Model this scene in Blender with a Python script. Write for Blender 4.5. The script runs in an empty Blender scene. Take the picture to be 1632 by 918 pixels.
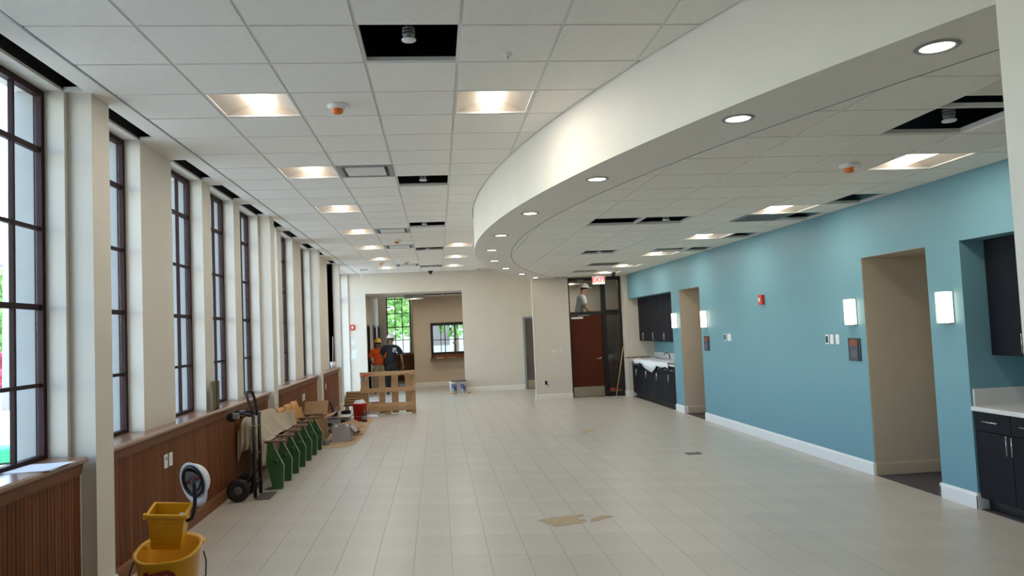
import bpy, bmesh, math, random
from mathutils import Vector, Matrix
from mathutils.bvhtree import BVHTree
random.seed(7)
sc = bpy.context.scene
COL = sc.collection
PI = math.pi
# ------------------------------------------------------------------ camera
H = 1.7808
def cam_axes(yaw, pitch, roll):
    cy, sy = math.cos(yaw), math.sin(yaw)
    fw = Vector((sy*math.cos(pitch), cy*math.cos(pitch), math.sin(pitch)))
    r0 = Vector((cy, -sy, 0)); u0 = r0.cross(fw)
    return (r0*math.cos(roll)+u0*math.sin(roll), -r0*math.sin(roll)+u0*math.cos(roll), fw)
R_, U_, F_ = cam_axes(0.10066, 0.05441, -0.04372)
cd = bpy.data.cameras.new('camera'); cam = bpy.data.objects.new('camera', cd); COL.objects.link(cam)
cam.matrix_world = Matrix(((R_.x, U_.x, -F_.x, 0), (R_.y, U_.y, -F_.y, 0), (R_.z, U_.z, -F_.z, H), (0, 0, 0, 1)))
cd.sensor_width = 36; cd.lens = 1203.02/1632*36; cd.clip_start = 0.05; cd.clip_end = 500
sc.camera = cam
# ------------------------------------------------------------------ sky, sun, exposure
SKY, SUN, LAMP = 1.2, 5.5, 0.71
w = bpy.data.worlds.new('sky'); sc.world = w; w.use_nodes = True
nt = w.node_tree; bg = nt.nodes['Background']
sky = nt.nodes.new('ShaderNodeTexSky'); sky.sky_type = 'NISHITA'; sky.sun_disc = False
sky.sun_elevation = math.radians(52); sky.sun_rotation = math.radians(100); sky.altitude = 50
sky.air_density = 1.0; sky.dust_density = 0.6; sky.ozone_density = 1.0
hs = nt.nodes.new('ShaderNodeHueSaturation'); hs.inputs['Saturation'].default_value = .9
nt.links.new(sky.outputs[0], hs.inputs['Color']); nt.links.new(hs.outputs[0], bg.inputs[0]); bg.inputs[1].default_value = SKY
sd = bpy.data.lights.new('sun', 'SUN'); sd.energy = SUN; sd.angle = 0.01; sd.color = (1, .97, .93)
so = bpy.data.objects.new('sun', sd); COL.objects.link(so)
so.rotation_euler = Vector((-0.60, 0.10, -0.79)).to_track_quat('-Z', 'Y').to_euler()
vs = sc.view_settings; vs.view_transform = 'Standard'; vs.look = 'None'; vs.gamma = 1; vs.use_curve_mapping = False
vs.exposure = 0.36
# ------------------------------------------------------------------ materials
def s2l(c):
    return tuple((v/12.92 if v <= .04045 else ((v+.055)/1.055)**2.4) for v in (x/255 for x in c))
MATS = {}
def M(name, rgb, rough=.6, var=.06, scale=8, bump=0, bscale=60, metal=0, spec=.5, rnd=0, stretch=None, emit=None, estr=0, coat=0):
    m = bpy.data.materials.new(name); m.use_nodes = True; MATS[name] = m
    n = m.node_tree.nodes; L = m.node_tree.links; b = n['Principled BSDF']
    c = s2l(rgb)
    b.inputs['Roughness'].default_value = rough; b.inputs['Metallic'].default_value = metal
    b.inputs['Specular IOR Level'].default_value = spec; b.inputs['Coat Weight'].default_value = coat
    tc = n.new('ShaderNodeTexCoord'); mp = n.new('ShaderNodeMapping'); L.new(tc.outputs['Object'], mp.inputs[0])
    if stretch: mp.inputs['Scale'].default_value = stretch
    no = n.new('ShaderNodeTexNoise'); no.inputs['Scale'].default_value = scale; no.inputs['Detail'].default_value = 5
    L.new(mp.outputs[0], no.inputs['Vector'])
    mx = n.new('ShaderNodeMix'); mx.data_type = 'RGBA'
    mx.inputs['A'].default_value = tuple(max(0, v*(1-var*2)) for v in c)+(1,)
    mx.inputs['B'].default_value = tuple(min(1, v*(1+var*2)) for v in c)+(1,)
    L.new(no.outputs['Fac'], mx.inputs['Factor'])
    out = mx.outputs['Result']
    if rnd:
        oi = n.new('ShaderNodeObjectInfo'); mr = n.new('ShaderNodeMapRange')
        mr.inputs['To Min'].default_value = 1-rnd; mr.inputs['To Max'].default_value = 1+rnd
        L.new(oi.outputs['Random'], mr.inputs['Value'])
        vm = n.new('ShaderNodeVectorMath'); vm.operation = 'SCALE'
        L.new(out, vm.inputs[0]); L.new(mr.outputs[0], vm.inputs['Scale']); out = vm.outputs[0]
    L.new(out, b.inputs['Base Color'])
    if bump:
        nb = n.new('ShaderNodeTexNoise'); nb.inputs['Scale'].default_value = bscale; L.new(mp.outputs[0], nb.inputs['Vector'])
        bp = n.new('ShaderNodeBump'); bp.inputs['Strength'].default_value = bump; bp.inputs['Distance'].default_value = .01
        L.new(nb.outputs['Fac'], bp.inputs['Height']); L.new(bp.outputs[0], b.inputs['Normal'])
    if emit:
        b.inputs['Emission Color'].default_value = s2l(emit)+(1,); b.inputs['Emission Strength'].default_value = estr
    return m
def glassmat(name, tint=(1, 1, 1), refl=.06):
    m = bpy.data.materials.new(name); m.use_nodes = True; n = m.node_tree.nodes; L = m.node_tree.links
    n.remove(n['Principled BSDF']); o = n['Material Output']
    t = n.new('ShaderNodeBsdfTransparent'); t.inputs[0].default_value = tint+(1,)
    g = n.new('ShaderNodeBsdfGlossy'); g.inputs['Roughness'].default_value = .02
    lw_ = n.new('ShaderNodeLayerWeight'); pw = n.new('ShaderNodeMath'); pw.operation = 'POWER'; pw.inputs[1].default_value = 5
    L.new(lw_.outputs['Facing'], pw.inputs[0]); f = n.new('ShaderNodeMath'); f.operation = 'MULTIPLY_ADD'; f.inputs[1].default_value = .6; f.inputs[2].default_value = refl*.4
    L.new(pw.outputs[0], f.inputs[0])
    x = n.new('ShaderNodeMixShader'); L.new(f.outputs[0], x.inputs[0]); L.new(t.outputs[0], x.inputs[1]); L.new(g.outputs[0], x.inputs[2])
    L.new(x.outputs[0], o.inputs[0]); MATS[name] = m; return m
glass = glassmat('window_glass', (.96, .98, .97)); dglass = glassmat('storefront_glass', (.93, .95, .94), .1)
white = M('white_paint', (235, 229, 216), .6, .02, 3)
wallw = M('window_wall_paint', (220, 211, 196), .65, .02, 3)
cream = M('cream_wall_paint', (216, 206, 190), .65, .02, 3)
tan = M('tan_wall_paint', (205, 186, 162), .65, .03, 3)
teal = M('teal_wall_paint', (110, 154, 165), .5, .02, 3)
tilem = M('mineral_tile', (244, 239, 227), .9, .03, 30, .25, 220, rnd=.02)
gridm = M('grid_white', (226, 224, 216), .5, .02)
trimw = M('baseboard_white', (232, 232, 228), .4, .02)
floorm = M('porcelain_tile', (197, 189, 175), .34, .05, 2.2, .03, 30, rnd=.025, spec=.5)
grout = M('grout', (146, 138, 126), .9, .1, 20)
oak = M('stained_oak', (116, 66, 35), .55, .22, 5, .15, 20, rnd=.2, stretch=(5, 5, .5), spec=.2)
oakd = M('stained_oak_trim', (126, 76, 44), .5, .2, 6, .1, 20, stretch=(6, .5, 6), spec=.3)
sillm = M('oak_sill_finish', (140, 100, 74), .28, .15, 6, .05, 20, stretch=(6, .5, 6), spec=.7, coat=.3)
bronze = M('bronze_frame', (44, 20, 18), .55, .1, 10, spec=.2)
blackm = M('black_metal', (18, 18, 20), .4, .1, 10)
plenum = M('plenum_black', (16, 16, 18), .9, .2, 4)
stone = M('exterior_stone', (150, 150, 145), .8, .05, 6)
chrome = M('brushed_steel', (190, 188, 184), .3, .05, 10, metal=1)
steel = M('kick_plate_steel', (176, 166, 146), .35, .06, 6, metal=1)
navy = M('navy_laminate', (20, 21, 29), .65, .05, 10, spec=.2)
quartz = M('white_quartz', (214, 210, 206), .3, .04, 60)
doorw = M('mahogany_door', (84, 36, 18), .5, .15, 3, stretch=(4, 4, .6), spec=.2)
greyd = M('grey_door', (92, 84, 80), .5, .04)
carpet = M('dark_carpet', (84, 76, 76), .95, .2, 60, .3, 200)
lens = M('lamp_lens', (255, 250, 240), .5, 0, emit=(255, 247, 234), estr=4.5*LAMP)
lensd = M('downlight_lens', (255, 250, 240), .5, 0, emit=(255, 244, 226), estr=16*LAMP)
lensS = M('sconce_shade', (255, 250, 240), .5, 0, emit=(255, 240, 206), estr=7*LAMP)
reflm = M('reflector_white', (228, 214, 198), .4, .01)
greym = M('grey_metal', (150, 152, 150), .4, .05, metal=.4)
greyp = M('grey_plastic', (120, 122, 124), .5, .05)
orange = M('orange_cap', (225, 120, 40), .5, .05)
redm = M('red_plastic', (206, 48, 34), .45, .05)
yel = M('yellow_plastic', (232, 168, 20), .4, .07, 4)
pale = M('white_plastic', (232, 232, 230), .4, .02)
rubber = M('black_rubber', (22, 22, 23), .7, .1)
green = M('green_enamel', (54, 92, 54), .5, .1, 5)
greene = M('green_edge_pale', (150, 165, 120), .5, .1, 12)  # paler green for the front edges of the seat panels
armw = M('arm_wood', (120, 88, 62), .5, .15, 8, stretch=(1, 6, 6))
ply = M('orange_plywood', (202, 140, 66), .45, .15, 6, stretch=(6, 1, 1))
cloth = M('drop_cloth', (182, 166, 142), .95, .1, 5, .3, 40)
card = M('cardboard', (172, 136, 98), .9, .08, 5)
paper = M('kraft_paper', (186, 156, 122), .9, .08, 3)
greybox = M('grey_carton', (176, 172, 172), .9, .05, 6)
pine = M('pallet_pine', (188, 150, 106), .8, .16, 4, .2, 30, rnd=.1, stretch=(1, 6, 6))
whitep = M('white_sheet', (224, 228, 232), .7, .03)
redsp = M('red_spray', (196, 70, 36), .8, .2, 20)
darkred = M('dark_red_paint', (120, 24, 20), .6, .2, 12)
blue = M('blue_print', (40, 60, 150), .6, .05)
skinm = M('skin', (120, 78, 58), .5, .05)
skinl = M('skin_light', (190, 140, 112), .5, .05)
shirto = M('orange_shirt', (224, 88, 24), .9, .08, 5)
shirtb = M('black_shirt', (15, 15, 19), .9, .1, 5)
shirtg = M('pale_grey_shirt', (196, 200, 200), .9, .1, 14)
khaki = M('khaki_trousers', (160, 148, 126), .9, .08, 5)
jeans = M('dark_trousers', (14, 14, 19), .9, .1, 5)
hair = M('dark_hair', (24, 18, 15), .7, .1)
yhat = M('yellow_hat', (222, 178, 44), .4, .04)
leafm = M('leaf_green', (92, 138, 56), .7, .35, 3, rnd=.1)
barkm = M('bark', (96, 82, 66), .9, .2, 10)
concrete = M('exterior_concrete', (206, 202, 192), .9, .06, .6)
asphalt = M('exterior_road', (150, 150, 150), .9, .06, .6)
bing = M('green_bin', (52, 172, 116), .5, .05)
brick = M('exterior_wall', (188, 160, 140), .9, .08, 3)
redfl = M('red_blossom', (176, 60, 84), .8, .2, 4)
exitr = M('exit_red', (214, 40, 40), .5, 0, emit=(230, 40, 40), estr=.6)
# ------------------------------------------------------------------ builders
def link(o, parent=None, loc=(0, 0, 0)):
    COL.objects.link(o); o.location = loc
    if parent: o.parent = parent
    return o
def mesh(name, v, f, mat, parent=None, loc=(0, 0, 0), smooth=False):
    me = bpy.data.meshes.new(name); me.from_pydata([tuple(p) for p in v], [], f); me.materials.append(mat); me.update()
    if smooth:
        for p in me.polygons: p.use_smooth = True
    return link(bpy.data.objects.new(name, me), parent, loc)
def bm_obj(name, bm, mat, parent=None, loc=(0, 0, 0), smooth=False):
    bmesh.ops.recalc_face_normals(bm, faces=bm.faces[:])
    me = bpy.data.meshes.new(name); bm.to_mesh(me); bm.free(); me.materials.append(mat)
    if smooth:
        for p in me.polygons: p.use_smooth = True
    return link(bpy.data.objects.new(name, me), parent, loc)
BOXF = [(0, 3, 2, 1), (4, 5, 6, 7), (0, 1, 5, 4), (1, 2, 6, 5), (2, 3, 7, 6), (3, 0, 4, 7)]
def boxv(lo, hi):
    (a, b, c), (d, e, f) = lo, hi
    return [(a, b, c), (d, b, c), (d, e, c), (a, e, c), (a, b, f), (d, b, f), (d, e, f), (a, e, f)]
CACHE = {}
def box(name, lo, hi, mat, parent=None, bev=0):
    lo = tuple(map(float, lo)); hi = tuple(map(float, hi))
    c = tuple((a+b)/2 for a, b in zip(lo, hi)); d = tuple((b-a)/2 for a, b in zip(lo, hi))
    k = (tuple(round(x, 4) for x in d), mat.name, bev)
    if k in CACHE: return link(bpy.data.objects.new(name, CACHE[k]), parent, c)
    if bev:
        bm = bmesh.new(); bmesh.ops.create_cube(bm, size=2)
        for v in bm.verts: v.co = Vector((v.co.x*d[0], v.co.y*d[1], v.co.z*d[2]))
        bmesh.ops.bevel(bm, geom=bm.edges[:], offset=bev, segments=1, affect='EDGES')
        o = bm_obj(name, bm, mat, parent, c)
    else:
        o = mesh(name, boxv(tuple(-x for x in d), d), BOXF, mat, parent, c)
    CACHE[k] = o.data; return o
def boxes(name, lst, mat, parent=None, loc=(0, 0, 0)):
    v = []; f = []
    for lo, hi in lst:
        n = len(v); v += boxv(lo, hi); f += [tuple(i+n for i in q) for q in BOXF]
    return mesh(name, v, f, mat, parent, loc)
def prism(name, poly, axis, a, b, mat, parent=None, loc=(0, 0, 0)):
    """polygon in the two other axes (in x,y,z order) swept along axis from a to b"""
    def pt(p, t):
        return {'x': (t, p[0], p[1]), 'y': (p[0], t, p[1]), 'z': (p[0], p[1], t)}[axis]
    bm = bmesh.new(); n = len(poly)
    A = [bm.verts.new(pt(p, a)) for p in poly]; B = [bm.verts.new(pt(p, b)) for p in poly]
    bm.faces.new(A); bm.faces.new(B[::-1])
    for i in range(n): bm.faces.new((A[i], B[i], B[(i+1) % n], A[(i+1) % n]))
    return bm_obj(name, bm, mat, parent, loc)
def lathe(name, prof, mat, parent=None, loc=(0, 0, 0), seg=24, rot=None, smooth=True, closed=False):
    v = []; f = []; n = len(prof)
    for i in range(seg):
        a = 2*PI*i/seg
        for r, z in prof: v.append((r*math.cos(a), r*math.sin(a), z))
    for i in range(seg):
        j = (i+1) % seg
        for k in range(n if closed else n-1):
            f.append((i*n+k, j*n+k, j*n+(k+1) % n, i*n+(k+1) % n))
    bm = bmesh.new(); me = bpy.data.meshes.new('t'); me.from_pydata(v, [], f); bm.from_mesh(me); bpy.data.meshes.remove(me)
    bmesh.ops.remove_doubles(bm, verts=bm.verts[:], dist=1e-5)
    o = bm_obj(name, bm, mat, parent, loc, smooth)
    if rot: o.rotation_euler = rot
    return o
def tube(name, pts, r, mat, parent=None, loc=(0, 0, 0), seg=8, cyc=False):
    pts = [Vector(p) for p in pts]; n = len(pts); v = []; f = []; up = None
    for i, p in enumerate(pts):
        a = pts[(i-1) % n] if (i > 0 or cyc) else p; b = pts[(i+1) % n] if (i < n-1 or cyc) else p
        t = (b-a).normalized()
        if up is None: up = t.orthogonal().normalized()
        up = (up-t*up.dot(t)).normalized(); s = t.cross(up)
        rr = r[i] if isinstance(r, (list, tuple)) else r
        for k in range(seg):
            q = 2*PI*k/seg; v.append(p+(up*math.cos(q)+s*math.sin(q))*rr)
    for i in range(n if cyc else n-1):
        j = (i+1) % n
        for k in range(seg): f.append((i*seg+k, i*seg+(k+1) % seg, j*seg+(k+1) % seg, j*seg+k))
    if not cyc: f += [tuple(range(seg))[::-1], tuple((n-1)*seg+k for k in range(seg))]
    return mesh(name, v, f, mat, parent, loc, True)
def empty(name, loc=(0, 0, 0), rz=0):
    o = bpy.data.objects.new(name, None); o.empty_display_size = .1; link(o, None, loc); o.rotation_euler = (0, 0, rz); return o
def tag(o, label, cat, group=None, kind=None):
    o['label'] = label; o['category'] = cat
    if group: o['group'] = group
    if kind: o['kind'] = kind
    return o
def thing(name, label, cat, loc=(0, 0, 0), rz=0, group=None): return tag(empty(name, loc, rz), label, cat, group)
def struct(o, label, cat): return tag(o, label, cat, None, 'structure')
def copy_tree(o, parent=None):
    c = o.copy(); COL.objects.link(c); c.parent = parent
    for ch in list(o.children): copy_tree(ch, c)
    return c
def text(name, s, size, mat, parent, loc, rot, ext=.001, align='CENTER'):
    cu = bpy.data.curves.new(name, 'FONT'); cu.body = s; cu.size = size; cu.extrude = ext; cu.align_x = align; cu.align_y = 'CENTER'; cu.offset = .003*(size > .1); cu.space_character = 1.12
    o = bpy.data.objects.new(name, cu); COL.objects.link(o)
    dg = bpy.context.evaluated_depsgraph_get(); me = bpy.data.meshes.new_from_object(o.evaluated_get(dg)); me.materials.clear(); me.materials.append(mat)
    bpy.data.objects.remove(o); t = link(bpy.data.objects.new(name, me), parent, loc); t.rotation_euler = rot; return t
ORD = ['nearest', 'second', 'third', 'fourth', 'fifth', 'sixth', 'seventh', 'eighth', 'ninth', 'tenth', 'eleventh', 'twelfth']
# ------------------------------------------------------------------ key dimensions
T = .6096; CZ = 3.582; RZ = 3.011
X0, Y0 = -2.2351, 4.3421            # main ceiling grid
XR, YR = 1.8679, 4.2706             # right ceiling grid
XW = 4.74                           # teal wall
ACX, ACY, RO, RI = 19.29, 10.6, 18.70, 18.12
def arcx(y, R=RO): return ACX-math.sqrt(R*R-(y-ACY)**2)
YF = 22.25                          # far wall
DECK = 4.3
WIN = [(1.83, 2.83), (3.13, 4.13), (4.45, 5.48), (5.84, 6.84), (7.62, 8.59), (8.90, 9.89), (10.20, 11.19), (11.55, 12.52),  # first two windows are out of view, added to let in daylight
       (12.84, 13.84), (14.66, 15.62), (15.98, 17.01), (18.08, 18.93)]
DOORL = (19.50, 22.20)
PIL = [(5.525, 5.81), (11.24, 11.52), (15.67, 15.95), (18.97, 19.16)]
BAYS = [(-3.0, 5.47), (5.82, 11.18), (11.53, 15.61), (15.96, 18.92)]
XF = -2.54                          # inner face of window piers
# ------------------------------------------------------------------ left wall
lw = []
ys = [-3.0]
for a, b in WIN: ys += [a, b]
ys += [DOORL[0], DOORL[1], YF+.1]
for i in range(0, len(ys), 2): lw.append(((-2.73, ys[i], 1.0), (XF, ys[i+1], CZ)))
lw += [((-2.73, -3, 0), (-2.47, DOORL[0], 1.0)), ((-2.73, DOORL[1], 0), (XF, YF+.1, 1.0)), ((-2.86, -3, CZ), (XF-.01, YF+.1, CZ+.02)), ((-2.73, 18.93, 1.0), (XF, DOORL[0], CZ))]
for a, b in PIL: lw.append(((XF, a, 0), (-2.375, b, CZ)))
lw.append(((XF-.0, 19.16, 0), (XF+.02, DOORL[0], CZ)))
wl = boxes('wall_left', lw, wallw); struct(wl, 'white window wall with deep piers along the left side', 'wall')
struct(box('wall_plenum', (-2.79, -3, CZ+.02), (XF-.004, YF+.1, DECK), plenum), 'wall inside the shade pockets above the windows, coloured black for their darkness', 'wall')  # darkness of the slots is put into this wall's black colour
ext = boxes('wall_exterior', [((-2.87, -3.2, -.4), (-2.732, DOORL[0], 1.02)), ((-2.87, DOORL[0], -.4), (-2.732, DOORL[1], -.01)), ((-2.87, DOORL[1], -.4), (-2.732, YF+.1, 1.02))]+[((-2.87, ys[i], 1.02), (-2.732, ys[i+1], CZ)) for i in range(0, len(ys), 2)]+[((-2.87, -3.2, CZ+.02), (-2.8, YF+.1, DECK+.3))], stone)
struct(ext, 'pale stone facing seen outside the left windows', 'wall')
# windows : three columns by five rows
ZS = [1.045, 1.54, 2.07, 2.61, 3.16, 3.575]
def make_window(i, a, b, axis='x', X=-2.70, label='', zs=ZS):
    W = b-a
    r = empty('window_%d' % i, (X, (a+b)/2, 0)) if axis == 'x' else empty('window_%d' % i, ((a+b)/2, X, 0), PI/2)
    struct(r, label, 'window')
    h = W/2; z0, z1 = zs[0]-.02, zs[-1]+.005
    boxes('frame', [((-.022, -h, z0), (.03, -h+.045, z1)), ((-.022, h-.045, z0), (.03, h, z1)), ((-.022, -h+.045, z0), (.03, h-.045, z0+.045)), ((-.022, -h+.045, z1-.045), (.03, h-.045, z1))], bronze, r)
    cw = (W-.1)/3
    for k in (1, 2): box('mullion', (-.014, -h+.05+cw*k-.013, z0+.045), (.016, -h+.05+cw*k+.013, z1-.045), bronze, r)
    for k, z in enumerate(zs[1:-1]):
        t = .019 if k % 2 else .013
        box('muntin', (-.014, -h+.05, z-t), (.016, h-.05, z+t), bronze, r)
    for c in range(3):
        for k in range(len(zs)-1):
            box('pane', (-.003, -h+.05+cw*c+.012, zs[k]+.012), (.003, -h+.05+cw*(c+1)-.012, zs[k+1]-.012), glass, r)
    return r
wn = 0
for i, (a, b) in enumerate(WIN):
    wn += 1
    make_window(wn, a, b, label='tall bronze framed window in the left wall, %s along from the camera end' % (ORD[i] if i else 'first'))
# full height glazed door at the far end of the window wall
r = empty('door_1', (-2.83, sum(DOORL)/2, 0)); struct(r, 'tall glazed exterior door beside the far corner of the window wall', 'door')
hw = (DOORL[1]-DOORL[0])/2
boxes('frame', [((-.03, -hw, 0), (.03, -hw+.06, CZ)), ((-.03, hw-.06, 0), (.03, hw, CZ)), ((-.03, -.04, 0), (.03, .04, CZ)), ((-.03, -hw+.06, 2.8), (.03, hw-.06, 2.88)), ((-.03, -hw+.06, 0), (.03, hw-.06, .1)), ((-.03, -hw+.06, CZ-.06), (.03, hw-.06, CZ))], bronze, r)
for s in (-1, 1):
    for z0, z1 in ((.1, 2.8), (2.88, CZ-.06)):
        box('pane', (-.003, min(s*.04, s*(hw-.06)), z0), (.003, max(s*.04, s*(hw-.06)), z1), glass, r)
# wainscot of single boards, one run per bay
BW = .088
for k, (a, b) in enumerate(BAYS):
    tr = empty('trim_%d' % (k+1), (-2.46, a, 0)); struct(tr, 'stained oak wainscot with sill, %s run of the left wall from the camera' % (ORD[k] if k else 'first'), 'wainscot')
    L_ = b-a
    prism('sill', [(-.215, 1.0), (.045, 1.0), (.06, 1.012), (.06, 1.03), (.045, 1.042), (-.215, 1.042)], 'y', 0, L_, sillm, tr)
    prism('apron', [(-.01, .92), (.012, .92), (.018, .935), (.026, .985), (.036, 1.0), (-.01, 1.0)], 'y', .0, L_-.01, oakd, tr)
    prism('base_rail', [(-.01, 0), (.03, 0), (.03, .1), (.016, .125), (-.01, .13)], 'y', 0, L_-.01, oakd, tr)
    n = int(round((L_-.01)/BW)); bwid = (L_-.01)/n
    for i in range(n):
        if a+i*bwid < 1.5: continue
        if ('board', k) not in CACHE:
            d = bwid/2; o = prism('board', [(-.01, -d+.002), (.004, -d+.002), (.009, -d+.007), (.009, -.003), (.004, 0), (.009, .003), (.009, d-.007), (.004, d-.002), (-.01, d-.002)], 'z', -.395, .395, oak, tr, (0, (i+.5)*bwid, .525))
            CACHE[('board', k)] = o.data
        else: link(bpy.data.objects.new('board', CACHE[('board', k)]), tr, (0, (i+.5)*bwid, .525))
# ------------------------------------------------------------------ floor
fl = boxes('floor', [((-2.6, -3, -.1), (5.5, YF, -.004)), ((-2.6, YF, -.1), (3.4, 28.5, -.004))], grout); struct(fl, 'pale stone plank tile floor of the long room', 'floor')
TW, TL = .2965, .6096
def clipx(a, b, y):
    lo = -2.43; hi = XW if y > 2.9 else 2.29
    if y > 18.6: hi = 3.3
    if y > YF: lo, hi = -2.12, 3.3
    return max(a, lo), min(b, hi)
stv = []; stf = []; cnt = 0
i0 = int(-2.6/TW)-2
for i in range(i0, 20):
    xa = .046+i*TW; off = (i*7919 % 10)/10*TL
    for j in range(-6, 50):
        ya = j*TL+off; yb = ya+TL
        if yb < -3 or yb > 28.2: continue
        a, b = clipx(xa, xa+TW, (ya+yb)/2)
        if b-a < .03: continue
        lo = (a+.0012, ya+.0009, -.01); hi = (b-.0012, yb-.0009, 0)
        if ya > 4.75 and yb < 12.6 and cnt < 300:
            box('floor_tile', lo, hi, floorm, fl); cnt += 1
        else:
            q = len(stv); stv += boxv(lo, hi); stf += [tuple(z+q for z in g) for g in BOXF]
o = mesh('distant_floor_tiles', stv, stf, floorm, fl); o['kind'] = 'stuff'
o = box('floor_inlay', (XW, 2.0, -.1), (7.0, 18.4, -.003), carpet); struct(o, 'dark grey carpet floor inside the side openings', 'floor')
o = box('floor_office', (3.3, 18.6, -.1), (7, 23.2, -.002), carpet); struct(o, 'dark floor of the office behind the brown door', 'floor')
# ------------------------------------------------------------------ right wall with openings and recesses
rw = [((XW, 2.78, 2.405), (XW+.12, 18.76, DECK)),
      ((XW, 6.39, 0), (XW+.62, 6.87, 2.405)), ((XW, 7.99, 0), (XW+.12, 13.26, 2.405)), ((XW, 14.41, 0), (XW+.62, 14.92, 2.405)),
      ((5.36, 2.78, 0), (5.46, 6.39, DECK)), ((5.36, 14.92, 0), (5.46, 18.4, DECK)),
      ((XW+.12, 2.78, 2.405), (5.46, 6.6, 2.5)), ((XW+.12, 14.7, 2.405), (5.46, 18.4, 2.5)), ((XW, 2.78, 0), (5.46, 3.3, 2.405))]
o = boxes('wall_right', rw, teal); struct(o, 'light teal side wall with doorways and cabinet recesses', 'wall')
cw_ = []
for a, b in ((6.87, 7.99), (13.26, 14.41)):
    cw_ += [((XW+.004, b-.006, 0), (7.0, b+.1, 2.405)), ((XW+.62, a-.1, 0), (7.0, a+.006, 2.405)), ((XW+.004, a-.1, 2.402), (7.0, b+.1, 2.5)), ((6.9, a, 0), (7.0, b, 2.405))]
o = boxes('wall_corridor', cw_, tan); struct(o, 'tan walls lining the two side corridors', 'wall')
# near white return wall at the right edge of the frame, near wall, roof and closing walls
o = boxes('wall_near', [((2.30, -3, 0), (2.50, 2.78, DECK)), ((2.50, 2.6, 0), (5.46, 2.78, DECK)), ((-3.05, -3.2, 0), (2.5, -3, DECK))], white)
struct(o, 'white return wall at the right edge next to the curved bulkhead', 'wall')
o = boxes('roof_deck', [((-2.8, -3.4, DECK), (7.3, 28.7, DECK+.2)), ((7.0, 2, -.1), (7.2, 23.4, DECK))], plenum); struct(o, 'black deck seen through the missing ceiling tiles', 'ceiling')
# ------------------------------------------------------------------ far wall, pier, annex
OX = (-2.05, .76)
fw_ = [((-3.05, YF, 0), (OX[0], YF+.2, DECK)), ((OX[0], YF, 2.99), (OX[1], YF+.2, DECK)), ((OX[1], YF, 0), (2.52, YF+.2, DECK)), ((2.52, YF, 2.13), (3.42, YF+.2, DECK)), ((3.42, YF, 0), (3.6, YF+.2, DECK))]
o = boxes('wall_far', fw_, cream); struct(o, 'cream end wall with a wide opening to the annex', 'wall')
o = boxes('wall_pier', [((2.37, 18.63, 0), (3.285, 18.73, DECK)), ((3.2, 18.73, 0), (3.285, YF, DECK)), ((4.655, 18.4, 0), (5.46, 18.95, 3.2))], cream); struct(o, 'cream pier beside the brown door and its side return', 'wall')
an = [((-2.35, YF+.2, 0), (-2.15, 23.2, 3.6)), ((-2.35, 24.2, 0), (-2.15, 25.7, 3.6)), ((-2.35, 26.6, 0), (-2.15, 27.6, 3.6)), ((-2.35, 23.2, 2.12), (-2.15, 24.2, 3.6)), ((-2.35, 25.7, 2.12), (-2.15, 26.6, 3.6)), ((-2.35, 27.6, 2.12), (-2.15, 28.5, 3.6)),
      ((-.8, 25.4, 0), (-.2, 25.55, 3.7)), ((-.2, 25.4, 0), (.9, 25.55, .93)), ((-.2, 25.4, 2.05), (.9, 25.55, 3.7)), ((.9, 25.4, 0), (3.5, 25.55, 3.7)),
      ((-.8, 25.55, 0), (-.7, 28.3, 3.7)), ((3.4, YF+.2, 0), (3.5, 25.4, 3.7))]
o = boxes('wall_annex', an, tan); struct(o, 'tan annex walls beyond the wide opening', 'wall')
WA = (-1.87, -.97)
o = boxes('wall_annex_end', [((-2.35, 28.3, 0), (WA[0], 28.5, 4.2)), ((WA[1], 28.3, 0), (3.5, 28.5, .9)), ((WA[1], 28.3, .9), (-.45, 28.5, 4.2)), ((1.2, 28.3, .9), (3.5, 28.5, 4.2)), ((-.45, 28.3, 2.6), (1.2, 28.5, 4.2)), ((WA[0], 28.3, 0), (WA[1], 28.5, 1.05)), ((WA[0], 28.3, 3.58), (WA[1], 28.5, 4.2)), ((3.4, 25.55, 0), (3.5, 28.3, 4.2))], cream)
struct(o, 'exterior end wall of the annex around the last window', 'wall')
wn += 1; make_window(wn, WA[0], WA[1], 'y', 28.38, 'bronze framed window with trees outside at the end of the annex', [1.06, 1.555, 2.04, 2.55, 3.08, 3.55])
wn += 1; make_window(wn, -.45, 1.2, 'y', 28.38, 'exterior window seen through the pass-through opening', [.92, 1.5, 2.05, 2.58])
ca = boxes('ceiling_annex', [((-2.35, YF+.2, 2.995), (3.5, 25.4, 3.05)), ((-2.35, 25.4, 3.6), (3.5, 28.5, 3.65))], tilem); struct(ca, 'white tiled ceiling of the annex', 'ceiling')
for i in range(-3, 5): box('grid_bar', (.203+i*T-.012, YF+.2, 2.985), (.203+i*T+.012, 25.39, 2.995), gridm, ca)
for j in range(1, 6): box('grid_bar', (-2.14, YF+j*T-.012, 2.986), (3.4, YF+j*T+.012, 2.995), gridm, ca)
box('dark_bay_panel', (-.39, 23.5, 2.98), (.19, 24.06, 2.994), plenum, ca); box('dark_bay_panel', (.22, 23.5, 2.98), (.78, 24.06, 2.994), plenum, ca)  # black slabs under the solid ceiling paint the dark of missing tiles
tr = empty('trim_5', (0, 28.28, 0)); struct(tr, 'stained oak wainscot under the annex end window', 'wainscot')
for i in range(13): box('board', (-2.1+i*.1, -.012, .05), (-2.1+i*.1+.094, .018, .98), oak, tr)
box('sill', (-2.14, -.08, .98), (-.8, .018, 1.03), oakd, tr)
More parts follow.
